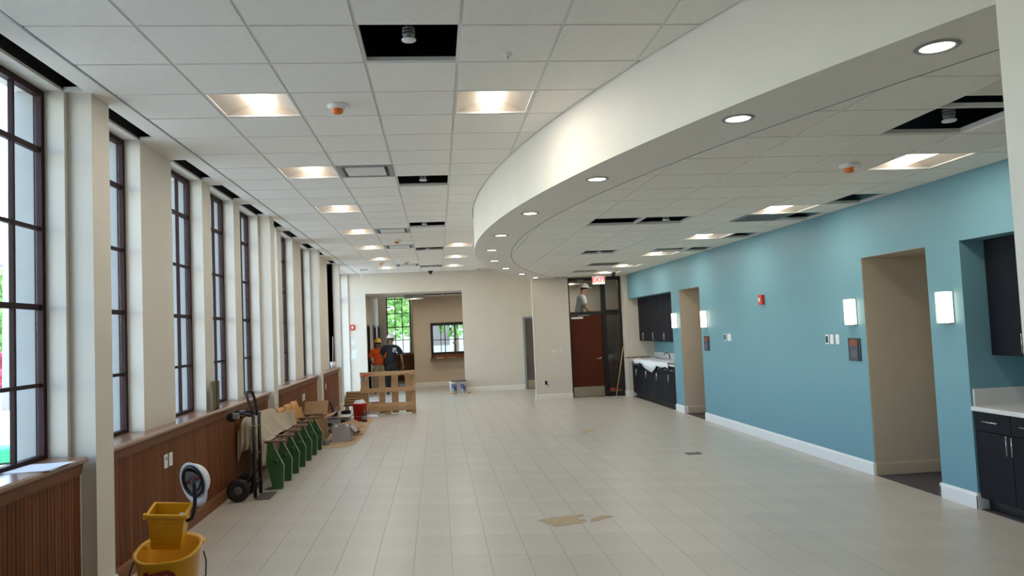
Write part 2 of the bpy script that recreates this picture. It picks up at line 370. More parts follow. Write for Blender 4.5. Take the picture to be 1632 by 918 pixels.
for k, (a, b) in enumerate(((23.2, 24.2), (25.7, 26.6), (27.6, 28.28))):
    d = empty('door_%d' % (k+2), (-2.15, (a+b)/2, 0)); struct(d, 'black framed doorway on the annex left wall, %s from the opening' % ORD[k], 'door')
    h = (b-a)/2
    boxes('frame', [((-.12, -h, 0), (.03, -h+.07, 2.12)), ((-.12, h-.07, 0), (.03, h, 2.12)), ((-.12, -h+.07, 2.05), (.03, h-.07, 2.12))], blackm, d)
    box('leaf', (-.1, -h+.07, 0), (-.06, h-.07, 2.05), greyp if k == 1 else blackm, d)
# pass-through window
r = empty('window_%d' % (wn+1), (.35, 25.39, 0)); struct(r, 'black framed pass-through window over a wood ledge in the annex', 'window')
boxes('frame', [((-.58, -.03, .9), (-.5, .05, 2.1)), ((.5, -.03, .9), (.58, .05, 2.1)), ((-.5, -.03, 2.02), (.5, .05, 2.1)), ((-.5, -.03, 1.06), (.5, .05, 1.12))], blackm, r)
box('mullion', (-.12, -.02, 1.12), (-.09, .03, 2.02), blackm, r); box('mullion', (.22, -.02, 1.12), (.25, .03, 2.02), blackm, r)
for a, b in ((-.5, -.12), (-.09, .22), (.25, .5)): box('pane', (a, 0, 1.12), (b, .005, 2.02), glass, r)
box('ledge', (-.62, -.22, .89), (.62, .1, .93), armw, r); box('apron_board', (-.5, -.01, .93), (.5, .04, 1.06), oakd, r)
lathe('speak_port', [(0, 0), (.05, 0), (.05, .012), (0, .012)], greym, r, (.2, -.03, 1.42), 16, (PI/2, 0, 0))
ANNEX_LIGHTS = [(-.7, 23.9), (1.3, 23.9)]
# ledge papers
for i, x in enumerate((.05, .45)): tag(box('loose_papers', (x-.12, 25.19, .93), (x+.12, 25.36, .945), paper if i else whitep), 'loose %s on the pass-through ledge' % ('brown papers' if i else 'white sheet'), 'paper')
# grey door in far wall
d = empty('door_5', (2.97, YF, 0)); struct(d, 'grey metal door in the end wall half hidden by the pier', 'door')
boxes('frame', [((-.45, -.03, 0), (-.39, .1, 2.13)), ((.39, -.03, 0), (.45, .1, 2.13)), ((-.39, -.03, 2.07), (.39, .1, 2.13))], greym, d)
box('leaf', (-.39, .01, .005), (.39, .055, 2.07), greyd, d, .003); box('kick_plate', (-.36, .003, .02), (.36, .01, .26), steel, d)
# ------------------------------------------------------------------ baseboards
def base(name, lst, label, mat=trimw):
    r = empty(name); struct(r, label, 'baseboard')
    for ax, a, b, p, s in lst:
        z = [(0, 0), (.018, 0), (.018, .115), (.008, .14), (0, .14)]
        if ax == 'y': prism('board', [(p+s*x, zz) for x, zz in z], 'y', a, b, mat, r)
        else: prism('board', [(p+s*x, zz) for x, zz in z], 'x', a, b, mat, r)
    return r
base('baseboard_right', [('y', 7.99, 13.26, XW, -1), ('y', 6.375, 6.885, XW, -1), ('y', 14.405, 14.935, XW, -1), ('x', XW-.018, XW+.095, 6.39, -1), ('x', XW-.018, XW+.6, 6.87, 1), ('x', XW-.018, XW+.6, 14.41, -1)], 'white baseboard along the teal wall')
base('baseboard_corridor', [('x', XW, 6.9, 7.99, -1), ('x', XW, 6.9, 13.26, 1), ('x', XW+.05, 6.9, 14.395, -1)], 'tan painted baseboard inside the corridors', tan)
base('baseboard_far', [('x', OX[1], 2.52, YF, -1), ('x', -2.5, OX[0], YF, -1), ('x', 2.352, 3.29, 18.63, -1), ('y', 18.63, 18.73, 2.37, -1), ('x', 4.64, 4.85, 18.4, -1), ('y', 18.4, 18.75, 4.655, -1), ('x', -.8, 3.4, 25.4, -1)], 'white baseboard of the end wall and pier', white)
for k, (a, b) in enumerate(PIL): base('baseboard_left', [('y', a-.015, b+.015, -2.375, 1), ('x', -2.46, -2.357, a, -1)], 'white block baseboard at the foot of the %s wall pilaster' % ORD[k])
# ------------------------------------------------------------------ ceilings
ceil = boxes('ceiling', [((-2.40, -3, CZ-.002), (X0-.004, YF, CZ+.03))] + [((XF, a, CZ), (-2.40, b, CZ+.03)) for a, b in zip([-3]+[w[1] for w in WIN], [w[0] for w in WIN]+[YF])], white)
struct(ceil, 'white suspended tile ceiling with drywall border and open tiles', 'ceiling')
mtile = {}
def clip_half(poly, p, n):   # keep points with (q-p).n <= 0
    out = []
    for i in range(len(poly)):
        a, b = poly[i], poly[(i+1) % len(poly)]
        da = (a[0]-p[0])*n[0]+(a[1]-p[1])*n[1]; db = (b[0]-p[0])*n[0]+(b[1]-p[1])*n[1]
        if da <= 0: out.append(a)
        if da*db < 0:
            t = da/(da-db); out.append((a[0]+(b[0]-a[0])*t, a[1]+(b[1]-a[1])*t))
    return out
def area(p): return abs(sum(p[i][0]*p[(i+1) % len(p)][1]-p[(i+1) % len(p)][0]*p[i][1] for i in range(len(p))))/2
G = .011
def tile_poly(xa, ya, xb, yb, side):
    P = [(xa+G, ya+G), (xb-G, ya+G), (xb-G, yb-G), (xa+G, yb-G)]
    if side == 'L':
        if yb < 18.7 and ya > 2.3:
            R = RO+.012; y1, y2 = max(ya, 2.6), min(yb, 18.75); a = (arcx(y1, R), y1); b = (arcx(y2, R), y2)
            P = clip_half(P, a, (b[1]-a[1], -(b[0]-a[0])))
        else: P = clip_half(P, (2.29 if ya < 10 else 3.19, 0), (1, 0))
        P = clip_half(P, (0, YF-.01), (0, 1)); P = clip_half(P, (0, -2.99), (0, -1))
    else:
        R = RI-.008; y1, y2 = max(ya, 2.3), min(yb, 19); a = (arcx(y1, R), y1); b = (arcx(y2, R), y2)
        P = clip_half(P, a, (-(b[1]-a[1]), b[0]-a[0]))
        P = clip_half(P, (XW-.008, 0), (1, 0)); P = clip_half(P, (0, 2.79), (0, -1)); P = clip_half(P, (0, 18.78), (0, 1))
        if yb > 18.6: P = clip_half(P, (3.29, 0), (-1, 0))
    return P
LIGHT_L = [(1, 2), (1, 6), (1, 10), (1, 14), (1, 18), (1, 22), (1, 26), (4, 2), (4, 18), (4, 22), (4, 26)]
DIFF_L = [(2, 6), (2, 14), (2, 18), (2, 25)]
HOLE_L = [(3, 0), (3, 7), (3, 13), (3, 19), (3, 26)]
LIGHT_R = [(3, 2), (3, 6), (3, 10), (3, 14), (3, 18), (3, 21)]
GRILLE_R = [(3, 7), (2, 17)]
HOLE_R = [(2, 0), (0, 7), (1, 7), (1, 13), (4, 5), (4, 7), (4, 10), (4, 13), (3, 13), (2, 20), (2, -1)]
def lay_tiles(parent, x0, y0, cols, rows, z, side, skip, ymax):
    sv = []; sf = []; full = (T-2*G)**2
    for j in rows:
        for i in cols:
            if (i, j) in skip: continue
            xa, ya = x0+i*T, y0+j*T
            P = tile_poly(xa, ya, xa+T, ya+T, side)
            if len(P) < 3 or area(P) < .002: continue
            if 3.0 < ya < ymax:
                if abs(area(P)-full) < 1e-5:
                    box('ceiling_tile', (xa+G, ya+G, z-.007), (xa+T-G, ya+T-G, z+.012), tilem, parent)
                else:
                    cx, cy = sum(p[0] for p in P)/len(P), sum(p[1] for p in P)/len(P)
                    prism('ceiling_tile', [(p[0]-cx, p[1]-cy) for p in P], 'z', -.007, .012, tilem, parent, (cx, cy, z))
            else:
                n = len(sv); k = len(P)
                sv += [(p[0], p[1], z-.007) for p in P]+[(p[0], p[1], z+.012) for p in P]
                sf += [tuple(range(n+k-1, n-1, -1)), tuple(range(n+k, n+2*k))]+[(n+q, n+(q+1) % k, n+k+(q+1) % k, n+k+q) for q in range(k)]
    o = mesh('distant_ceiling_tiles', sv, sf, tilem, parent); o['kind'] = 'stuff'
lay_tiles(ceil, X0, Y0, range(0, 9), range(-12, 30), CZ, 'L', set(LIGHT_L+DIFF_L+HOLE_L), 14.5)
def runs(f, a, b, n=400):   # intervals of [a,b] where f is true
    out = []; s = None
    for i in range(n+1):
        t = a+(b-a)*i/n
        if f(t) and s is None: s = t
        if (not f(t) or i == n) and s is not None:
            if t-s > .05: out.append((s, t))
            s = None
    return out
def mainx(y): return 2.29 if y < 2.78 else (arcx(y) if y < 18.63 else 3.19)
for i in range(1, 9):
    X = X0+i*T
    for a, b in runs(lambda y: X < mainx(y), -2.95, YF-.01): box('main_runner', (X-.012, a, CZ), (X+.012, b, CZ+.03), gridm, ceil)
box('wall_angle', (X0-.012, -2.95, CZ-.008), (X0+.006, YF-.01, CZ+.03), greym, ceil)
for j in range(-11, 30):
    y = Y0+j*T
    box('cross_tee', (X0, y-.012, CZ+.001), (mainx(y)-.004, y+.012, CZ+.028), gridm, ceil)
cr = boxes('ceiling_lower', [((XW-.012, 2.79, RZ-.002), (XW, 18.75, RZ+.03))], gridm); struct(cr, 'lower white tile ceiling behind the curved bulkhead with missing tiles', 'ceiling')
lay_tiles(cr, XR, YR, range(-2, 5), range(-3, 25), RZ+.006, 'R', set(LIGHT_R+GRILLE_R+HOLE_R), 15.5)
for i in range(-1, 5):
    X = XR+i*T
    for a, b in runs(lambda y: X > arcx(y, RI), 2.8, 18.6): box('main_runner', (X-.012, a, RZ+.006), (X+.012, b, RZ+.036), gridm, cr)
for j in range(-2, 24):
    y = YR+j*T
    if y < 18.75: box('cross_tee', (max(arcx(y, RI)+.004, 3.29 if y > 18.55 else 0), y-.012, RZ+.007), (XW-.01, y+.012, RZ+.034), gridm, cr)
# tiles pushed aside above open bays
def loose(x, y, z, rx, ry, rz, par):
    o = box('loose_tile', (-.29, -.29, -.008), (.29, .29, .008), tilem, par); o.location = (x, y, z); o.rotation_euler = (rx, ry, rz)
loose(XR+2.75*T, YR-.32*T, RZ+.1, .06, .0, 0, cr); loose(XR+3.42*T, YR+13.75*T, RZ+.07, .12, 0, 0, cr)
# curved bulkhead
v = []; f = []; N = 72
for i in range(N+1):
    y = 2.78+(18.64-2.78)*i/N
    xo, xi = arcx(y), arcx(y, RI)
    v += [(xo, y, CZ+.03), (xo, y, RZ), (xi, y, RZ), (xi, y, RZ+.04)]
    if i:
        b = 4*i; a = b-4
        f += [(a+k, b+k, b+k+1, a+k+1) for k in range(3)]
o = mesh('trim_6', v, f, white, None, (0, 0, 0)); struct(o, 'long curved white bulkhead sweeping between the two ceilings', 'bulkhead')
v = []; f = []
for i in range(N+1):
    y = 2.85+(18.6-2.85)*i/N; xi = arcx(y, RI)
    v += [(xi-.002, y, RZ-.002), (xi+.007, y, RZ-.002), (xi+.007, y, RZ+.03), (xi-.002, y, RZ+.03)]
    if i:
        b = 4*i; a = b-4; f += [(a+k, b+k, b+(k+1) % 4, a+(k+1) % 4) for k in range(4)]
mesh('shadow_gap_angle', v, f, greyp, o)  # trim angle coloured grey to draw the dark line of the shadow gap
# ------------------------------------------------------------------ ceiling fixtures
def make_troffer():
    t = empty('troffer_light')
    h = T/2-.012; w1, l1 = .092, .27
    v = [(-h, -h, 0), (h, -h, 0), (h, h, 0), (-h, h, 0), (-w1, -l1, .085), (w1, -l1, .085), (w1, l1, .085), (-w1, l1, .085)]
    mesh('reflector', v, [(0, 1, 5, 4), (1, 2, 6, 5), (2, 3, 7, 6), (3, 0, 4, 7)], reflm, t)
    boxes('frame', [((-h-.006, -h-.006, -.006), (h+.006, -h+.008, .012)), ((-h-.006, h-.008, -.006), (h+.006, h+.006, .012)), ((-h-.006, -h+.008, -.006), (-h+.008, h-.008, .012)), ((h-.008, -h+.008, -.006), (h+.006, h-.008, .012))], gridm, t)
    prism('lens', [(-w1, .082), (-w1*.8, .035), (-w1*.35, .012), (w1*.35, .012), (w1*.8, .035), (w1, .082)], 'y', -l1+.002, l1-.002, lens, t)
    ld_ = bpy.data.lights.new('lamp_light', 'AREA'); ld_.shape = 'RECTANGLE'; ld_.size = .15; ld_.size_y = .48; ld_.energy = 11*LAMP; ld_.color = (1, .93, .84)
    lo_ = bpy.data.objects.new('lamp_light', ld_); link(lo_, t, (0, 0, .008))
    boxes('housing', [((-h, -h, .1), (h, h, .115)), ((-h, -h, .012), (-h+.004, h, .1)), ((h-.004, -h, .012), (h, h, .1)), ((-h, -h, .012), (h, -h+.004, .1)), ((-h, h-.004, .012), (h, h, .1))], greym, t)
    return t
tro = make_troffer(); first = True
def put(proto, loc, label, cat, group, fl):
    o = proto if fl else copy_tree(proto)
    o.location = loc; tag(o, label, cat, group); return o
n1 = n2 = 0
for i, j in LIGHT_L:
    if i == 1: lab = 'square recessed ceiling light in the row nearest the windows, %s from the camera' % ORD[n1]; n1 += 1
    else: lab = 'square recessed ceiling light in the middle row of the high ceiling, %s from the camera' % ORD[n2]; n2 += 1
    put(tro, (X0+(i+.5)*T, Y0+(j+.5)*T, CZ), lab, 'ceiling light', 'troffers in the high ceiling', first); first = False
for k, (i, j) in enumerate(LIGHT_R):
    put(tro, (XR+(i+.5)*T, YR+(j+.5)*T, RZ+.006), 'square recessed light in the lower ceiling by the teal wall, %s from the camera' % ORD[k], 'ceiling light', 'troffers in the lower ceiling', False)
for k, (x, y) in enumerate(ANNEX_LIGHTS): put(tro, (x, y, 2.87), 'surface light under the annex ceiling, %s' % ('seen through the opening' if k == 0 else 'right of the opening'), 'ceiling light', 'annex lights', False)
DL = [(2.37, 3.242), (1.884, 4.406), (1.384, 6.188), (1.033, 7.963), (.872, 9.783), (.878, 11.549), (1.058, 13.36), (1.419, 15.103), (1.939, 16.875), (2.42, 18.2)]
dl = empty('downlight')
lathe('trim_ring', [(.072, .004), (.076, -.006), (.098, -.004), (.1, .0)], greym, dl, seg=32)
lathe('lens', [(0, .001), (.073, -.001), (.073, .003)], lensd, dl, seg=32)
for k, (x, y) in enumerate(DL): put(dl, (x, y, RZ-.002), 'round recessed downlight under the curved bulkhead, %s from the camera' % ORD[k], 'downlight', 'downlights in the curved bulkhead', k == 0)
df = empty('air_diffuser')
h = T/2-.014
boxes('frame', [((-h, -h, -.01), (h, -h+.045, .01)), ((-h, h-.045, -.01), (h, h, .01)), ((-h, -h+.045, -.01), (-h+.045, h-.045, .01)), ((h-.045, -h+.045, -.01), (h, h-.045, .01))], greym, df)
mesh('throat', [(-h+.045, -h+.045, 0), (h-.045, -h+.045, 0), (h-.045, h-.045, 0), (-h+.045, h-.045, 0), (-.16, -.16, .09), (.16, -.16, .09), (.16, .16, .09), (-.16, .16, .09)], [(0, 1, 5, 4), (1, 2, 6, 5), (2, 3, 7, 6), (3, 0, 4, 7), (4, 5, 6, 7)], greyp, df)
box('plaque', (-.21, -.21, -.012), (.21, .21, -.002), gridm, df, .004)
for k, (i, j) in enumerate(DIFF_L): put(df, (X0+(i+.5)*T, Y0+(j+.5)*T, CZ), 'square grey metal air diffuser in the high ceiling, %s from the camera' % ORD[k], 'air diffuser', 'air diffusers in the high ceiling', k == 0)
put(df, (1.52, 21.9, CZ), 'square air diffuser by the end wall beside the bulkhead', 'air diffuser', 'air diffusers in the high ceiling', False)
for k, (i, j) in enumerate(GRILLE_R):
    g = thing('return_grille', 'grey slatted return grille in the lower ceiling, %s' % ('nearer the camera' if k == 0 else 'nearer the exit sign'), 'air grille', (XR+(i+.5)*T, YR+(j+.5)*T, RZ+.004), 0, 'return grilles')
    boxes('frame', [((-h, -h, -.008), (h, -h+.025, .01)), ((-h, h-.025, -.008), (h, h, .01)), ((-h, -h+.025, -.008), (-h+.025, h-.025, .01)), ((h-.025, -h+.025, -.008), (h, h-.025, .01))], greym, g)
    for q in range(18): box('slat', (-h+.025, -h+.035+q*.03, -.004), (h-.025, -h+.05+q*.03, .008), greyp, g)
# concealed sprinklers hanging in the open bays
spk = empty('sprinkler_head')
lathe('pipe', [(0, .6), (.02, .6), (.02, .09), (.033, .085), (.035, .03), (.03, .012), (0, .012)], greym, spk, seg=16)
for q in range(3): lathe('spring_coil', [(.037, .03+q*.018), (.04, .036+q*.018), (.037, .042+q*.018), (.034, .036+q*.018)], greym, spk, seg=16, closed=True)
lathe('cover_plate', [(0, .012), (.042, .012), (.046, .004), (.042, -.002), (0, -.002)], pale, spk, seg=24)
SPL = [(3.49, .42, CZ), (3.5, 7.5, CZ), (3.42, 13.5, CZ), (3.44, 19.6, CZ), (3.45, 26.6, CZ)]
for k, (i, j, z) in enumerate(SPL): put(spk, (X0+i*T, Y0+j*T, CZ+.002), 'sprinkler head hanging in an open bay of the high ceiling, %s from the camera' % ORD[k], 'sprinkler', 'sprinklers in open ceiling bays', k == 0)
for k, (i, j) in enumerate([(2.5, .5), (1.53, 7.5), (1.51, 13.6), (2.5, 20.5)]): put(spk, (XR+i*T, YR+j*T, RZ+.005), 'sprinkler head hanging in an open bay of the lower ceiling, %s from the camera' % ORD[k], 'sprinkler', 'sprinklers in open ceiling bays', False)
det = empty('smoke_detector')
lathe('base', [(0, 0), (.078, 0), (.08, -.012), (.066, -.028), (.05, -.034), (0, -.034)], pale, det, seg=28)
lathe('dust_cap', [(.042, -.034), (.044, -.05), (.036, -.066), (.02, -.072), (0, -.072)], orange, det, seg=24)
tube('tab', [(.06, -.03, -.03), (.085, -.04, -.03), (.09, -.02, -.028)], .006, pale, det, seg=6)
put(det, (X0+2.51*T, Y0+2.5*T, CZ-.007), 'white smoke detector with orange dust cap near the front ceiling lights', 'smoke detector', 'smoke detectors', True)
put(det, (X0+2.51*T, Y0+16.6*T, CZ-.007), 'smoke detector in the high ceiling between two far air diffusers', 'smoke detector', 'smoke detectors', False)
put(det, (X0+1.5*T, Y0+23.7*T, CZ-.007), 'smoke detector in the high ceiling beside the far window-row lights', 'smoke detector', 'smoke detectors', False)
put(det, (X0+2.49*T, Y0+24.0*T, CZ-.007), 'smoke detector in the high ceiling just before the last air diffuser', 'smoke detector', 'smoke detectors', False)
put(det, (XR+2.53*T, YR+2.55*T, RZ), 'smoke detector with orange cap in the lower ceiling beside the nearest light', 'smoke detector', 'smoke detectors', False)
s = thing('ceiling_sensor', 'small white sensor nub on a front ceiling tile right of the open bay', 'sensor', (X0+4.52*T, Y0+.78*T, CZ-.007))
lathe('plate', [(0, 0), (.03, 0), (.032, -.006), (0, -.008)], pale, s); lathe('nub', [(.014, -.006), (.014, -.03), (.009, -.038), (0, -.038)], pale, s)
def dome(loc, label):
    c = thing('dome_camera', label, 'camera', loc, 0, 'dome cameras')
    lathe('base', [(0, 0), (.07, 0), (.07, -.03), (.058, -.04), (0, -.04)], blackm, c); lathe('bubble', [(.055, -.04), (.05, -.07), (.03, -.092), (0, -.1)], blackm, c)
dome((X0+3.44*T, 22.0, CZ-.007), 'black dome camera on the high ceiling by the end wall'); dome((XR+3.75*T, 17.4, RZ), 'black dome camera on the lower ceiling beside the exit sign')
hb = thing('hanging_bracket', 'thin white rod hanging from the ceiling by the far window corner', 'bracket', (X0+.45*T, Y0+26.9*T, CZ))
box('plate', (-.06, -.02, -.03), (.14, .02, -.008), greym, hb); tube('rod', [(-.04, 0, -.02), (-.04, 0, -.26)], .009, pale, hb)
# ------------------------------------------------------------------ exit sign
ex = thing('exit_sign', 'white hanging sign with red EXIT letters before the brown door', 'exit sign', (3.935, 18.0, 2.99))
box('body', (-.155, -.025, -.215), (.155, .025, -.01), pale, ex, .006); box('canopy', (-.06, -.035, -.012), (.06, .035, .014), pale, ex)
text('lettering', 'EXIT', .155, exitr, ex, (0, -.028, -.112), (PI/2, 0, 0), .002)
em = thing('door_transmitter', 'small grey box on the head of the storefront frame left of the exit sign', 'box', (3.62, 18.73, 2.92)); box('case', (-.08, -.03, -.045), (.08, .02, .03), greyp, em, .004)
# ------------------------------------------------------------------ storefront with brown door
sf_ = empty('door_6', (0, 18.8, 0)); struct(sf_, 'brown wood door in a black glazed storefront frame with transom', 'door')
boxes('frame', [((3.285, -.06, 0), (3.335, .06, 3.0)), ((4.14, -.06, 0), (4.25, .06, 3.0)), ((4.59, -.06, 0), (4.655, .06, 3.0)), ((3.335, -.06, 2.925), (4.14, .06, 3.0)), ((4.25, -.06, 2.925), (4.59, .06, 3.0)), ((3.335, -.06, 2.06), (4.14, .06, 2.14)), ((4.25, -.06, 2.06), (4.59, .06, 2.14)), ((4.25, -.06, 0), (4.59, .06, .1))], blackm, sf_)
lf = box('leaf', (3.34, -.025, .008), (4.135, .02, 2.055), doorw, sf_, .003)
kp = box('kick_plate', (3.345, -.03, .012), (4.13, -.0255, .26), steel, sf_)
lv = lathe('lever_rose', [(0, 0), (.028, 0), (.028, .012), (0, .014)], chrome, sf_, (4.07, -.026, .95), 20, (PI/2, 0, 0))
tube('lever', [(0, 0, .012), (0, 0, .05), (-.03, 0, .055), (-.12, 0, .05)], .009, chrome, lv)
box('door_label', (3.36, -.028, 1.965), (3.66, -.0255, 2.015), pale, sf_)
cl = box('closer_arm', (3.52, -.05, 2.035), (3.82, -.026, 2.06), greym, sf_)
for n_, lo, hi in (('pane', (3.335, -.004, 2.14), (4.14, .004, 2.925)), ('pane', (4.25, -.004, 2.14), (4.59, .004, 2.925)), ('pane', (4.25, -.004, .1), (4.59, .004, 2.06))): box(n_, lo, hi, dglass, sf_)
# office behind
o = boxes('wall_office', [((3.285, 22.9, 0), (7, 23.0, 3.3)), ((6.9, 18.95, 0), (7, 22.9, 3.3)), ((5.46, 18.4, 0), (7, 18.9, 3.3)), ((3.285, YF+.2, 0), (3.3, 22.9, 3.3)), ((4.655, 18.8, 3.0), (5.5, 18.95, DECK)), ((3.285, 18.75, 3.02), (4.74, 18.95, DECK))], cream); struct(o, 'cream walls of the office seen through the transom glass', 'wall')
o = box('ceiling_office', (3.285, 18.96, 3.16), (7, 23, 3.2), tilem); struct(o, 'white ceiling of the office behind the transom', 'ceiling')
for k, (x, y) in enumerate(((4.5, 19.9), (4.0, 21.9))): put(tro, (x, y, 3.035), 'square light in the office behind the transom, %s' % ('nearer the door' if k == 0 else 'farther from the door'), 'ceiling light', 'office lights', False)
pd = thing('office_post', 'dark metal door frame post standing inside the office', 'door frame', (4.62, 20.6, 0)); box('post', (-.04, -.05, 0), (.04, .05, 3.1), blackm, pd); box('head', (.04, -.05, 2.1), (.8, .05, 2.2), blackm, pd); box('leaf', (.04, -.02, 0), (.8, .02, 2.1), greyd, pd)
# ------------------------------------------------------------------ cabinets
def cab_door(par, y0, y1, z0, z1, x, handle, hz):
    d = box('door', (x, y0+.003, z0+.003), (x+.02, y1-.003, z1-.003), navy, par, .002)
    if handle is not None:
        c = d.location
        tube('handle', [(x-c[0], handle-c[1], hz[0]-c[2]), (x-.028-c[0], handle-c[1], hz[0]-c[2]), (x-.028-c[0], handle-c[1], hz[1]-c[2]), (x-c[0], handle-c[1], hz[1]-c[2])], .006, chrome, d, seg=6)
def base_cab(ya, yb, label, grp, drawers=True):
    u = thing('base_cabinet', label, 'cabinet', (0, 0, 0), 0, grp); m = (ya+yb)/2
    box('body', (XW+.037, ya, .1), (5.35, yb, .872), navy, u); box('toe_kick', (XW+.09, ya, 0), (5.35, yb, .1), blackm, u)
    for a, b, hd in ((ya, m, m-.03), (m, yb, m+.03)):
        cab_door(u, a, b, .1, .70, XW+.015, hd, (.53, .69))
        d = box('drawer', (XW+.015, a+.003, .703), (XW+.035, b-.003, .868), navy, u, .002); c = d.location; q = (a+b)/2
        tube('handle', [(XW+.015-c[0], q-.085-c[1], .79-c[2]), (XW-.013-c[0], q-.085-c[1], .79-c[2]), (XW-.013-c[0], q+.085-c[1], .79-c[2]), (XW+.015-c[0], q+.085-c[1], .79-c[2])], .006, chrome, d, seg=6)
def wall_cab(ya, yb, label, grp):
    u = thing('wall_cabinet', label, 'cabinet', (0, 0, 0), 0, grp); m = (ya+yb)/2
    box('body', (4.992, ya, 1.355), (5.355, yb, 2.4), navy, u)
    for a, b, hd in ((ya, m, m-.03), (m, yb, m+.03)): cab_door(u, a, b, 1.355, 2.4, 4.97, hd, (1.39, 1.55))
for k in range(3):
    b = 6.385-k*.86; lab = ('beside the near doorway', 'second from the near doorway', 'third from the near doorway')[k]
    base_cab(b-.858, b, 'navy base cabinet with steel bar handles %s' % lab, 'near base cabinets'); wall_cab(b-.858, b, 'navy wall cabinet above the counter %s' % lab, 'near wall cabinets')
for k in range(4):
    a = 14.94+k*.85; lab = ('nearest the far doorway', 'second from the far doorway', 'third from the far doorway', 'nearest the brown door')[k]
    base_cab(a, a+.848, 'navy base cabinet in the far recess %s' % lab, 'far base cabinets'); wall_cab(a, a+.848, 'navy wall cabinet in the far recess %s' % lab, 'far wall cabinets')
for nm, a, b in (('near', 3.8, 6.388), ('far', 14.925, 18.395)):
    c = thing('countertop', 'white stone countertop in the %s cabinet recess' % nm, 'countertop')
    box('slab', (XW-.01, a, .873), (5.355, b, .912), quartz, c, .003); box('backsplash', (5.335, a, .912), (5.356, b, 1.065), quartz, c)
    if nm == 'near': box('side_splash', (XW+.02, b-.02, .912), (5.335, b, 1.065), quartz, c)
# sheets, faucets and sticks on the far counter
v = []; f = []
for i in range(15):
    for j in range(9):
        y = 15.3+i*.2; x = 4.66+j*.075
        z = .925+.02*math.sin(i*1.9+j)+.015*math.sin(j*2.3+i*.7)
        if j == 0: z -= .1+.12*max(0, math.sin(i*.55-2.2)); x = XW-.03
        if j == 1: x = XW-.025
        v.append((x, y, z))
for i in range(14):
    for j in range(8): f.append((i*9+j, i*9+j+1, (i+1)*9+j+1, (i+1)*9+j))
o = mesh('plastic_sheet', v, f, whitep, smooth=True); tag(o, 'crumpled white protective sheet over the far counter', 'plastic sheet')
m = o.modifiers.new('thickness', 'SOLIDIFY'); m.thickness = .003
for k, y in enumerate((15.35, 16.7)):
    fa = thing('faucet', 'dark curved faucet on the far counter, %s the far doorway' % ('nearest' if k == 0 else 'farther from'), 'faucet', (5.2, y, .912), 0, 'faucets'); lathe('base', [(0, 0), (.03, 0), (.028, .03), (0, .03)], blackm, fa)
    tube('spout', [(0, 0, .02), (0, 0, .12), (-.03, 0, .17), (-.1, 0, .18), (-.13, 0, .13)], .011, blackm, fa)
pb = thing('pipe_length', 'bent white pipe offcut lying on the far counter', 'pipe', (4.95, 15.15, .918)); tube('pipe', [(-.12, -.1, .03), (-.02, .03, .05), (.1, .08, .03)], .02, pale, pb)
bd = thing('loose_plank', 'narrow wooden plank resting on the end of the far counter', 'plank', (4.86, 18.2, .95)); box('board', (-.3, -.05, 0), (.3, .05, .025), armw, bd)
st = thing('leaning_stick', 'thin wooden pole leaning against the storefront glass', 'pole', (4.37, 18.58, 0)); tube('pole', [(0, 0, .01), (.25, .05, 1.22)], .012, pine, st)
bb = thing('brush_box', 'shallow box of rags on the floor behind the storefront sidelight', 'box', (4.42, 19.1, 0)); boxes('tray', [((-.16, -.12, 0), (.16, .12, .02)), ((-.16, -.12, .02), (-.15, .12, .12)), ((.15, -.12, .02), (.16, .12, .12)), ((-.15, -.12, .02), (.15, -.11, .12)), ((-.15, .11, .02), (.15, .12, .12))], card, bb); lathe('rag', [(0, .02), (.12, .02), (.1, .12), (.05, .17), (0, .18)], redm, bb, seg=9)
# ------------------------------------------------------------------ things on the teal wall
sn = empty('wall_sconce')
poly = [(0, -.088), (-.04, -.088), (-.06, -.055), (-.068, 0), (-.06, .055), (-.04, .088), (0, .088)]
prism('shade', poly, 'z', -.142, .142, lensS, sn)
box('back_plate', (-.004, -.1, -.15), (.008, .1, .15), chrome, sn)
for z in (-.149, .142): prism('cap', [(x*1.02, y*1.02) for x, y in poly], 'z', z, z+.007, chrome, sn)
for k, (y, lab) in enumerate(((8.24, 'left of the near doorway above the room sign'), (6.62, 'between the near doorway and the near cabinets'), (13.03, 'right of the far doorway above a room sign'), (14.70, 'between the far doorway and the far cabinets'))):
    put(sn, (XW-.006, y, 1.808), 'glowing curved glass sconce %s' % lab, 'wall sconce', 'wall sconces', k == 0)
signd = M('sign_backing', (46, 48, 54), .5)
for y, lab in ((8.23, 'near'), (13.0, 'far')):
    s = thing('room_sign', 'dark room sign with orange top beside the %s doorway' % lab, 'room sign', (XW, y, 1.378), 0, 'room signs')
    box('plate', (-.012, -.125, -.13), (0, .125, .13), signd, s, .002); prism('orange_panel', [(-.085, .045), (.085, .045), (.085, .095), (.03, .122), (-.085, .1)], 'x', -.02, -.012, M('sign_orange_'+lab, (132, 66, 38), .5), s)
    box('dark_panel', (-.018, -.085, -.125), (-.012, .085, .043), M('sign_slate_'+lab, (66, 66, 78), .5), s)
    for q in range(4): box('braille_line', (-.0195, -.06, -.02-q*.022), (-.018, .06, -.014-q*.022), greyp, s)
def plate(loc, label, dark=False, ax='x', name='switch_plate', cat='switch plate', wdt=.075, grp='switch plates', cm=None):
    cm = cm or pale
    p = thing(name, label, cat, loc, 0 if ax == 'x' else -PI/2 if ax == '-y' else PI/2, grp)
    box('cover', (-.008, -wdt/2, -.058), (0, wdt/2, .058), cm, p, .002)
    if dark: box('opening', (-.011, -wdt/2+.012, -.04), (-.008, wdt/2-.012, .04), blackm, p)
    else: box('rocker', (-.012, -.017, -.033), (-.008, .017, .033), cm, p, .001)
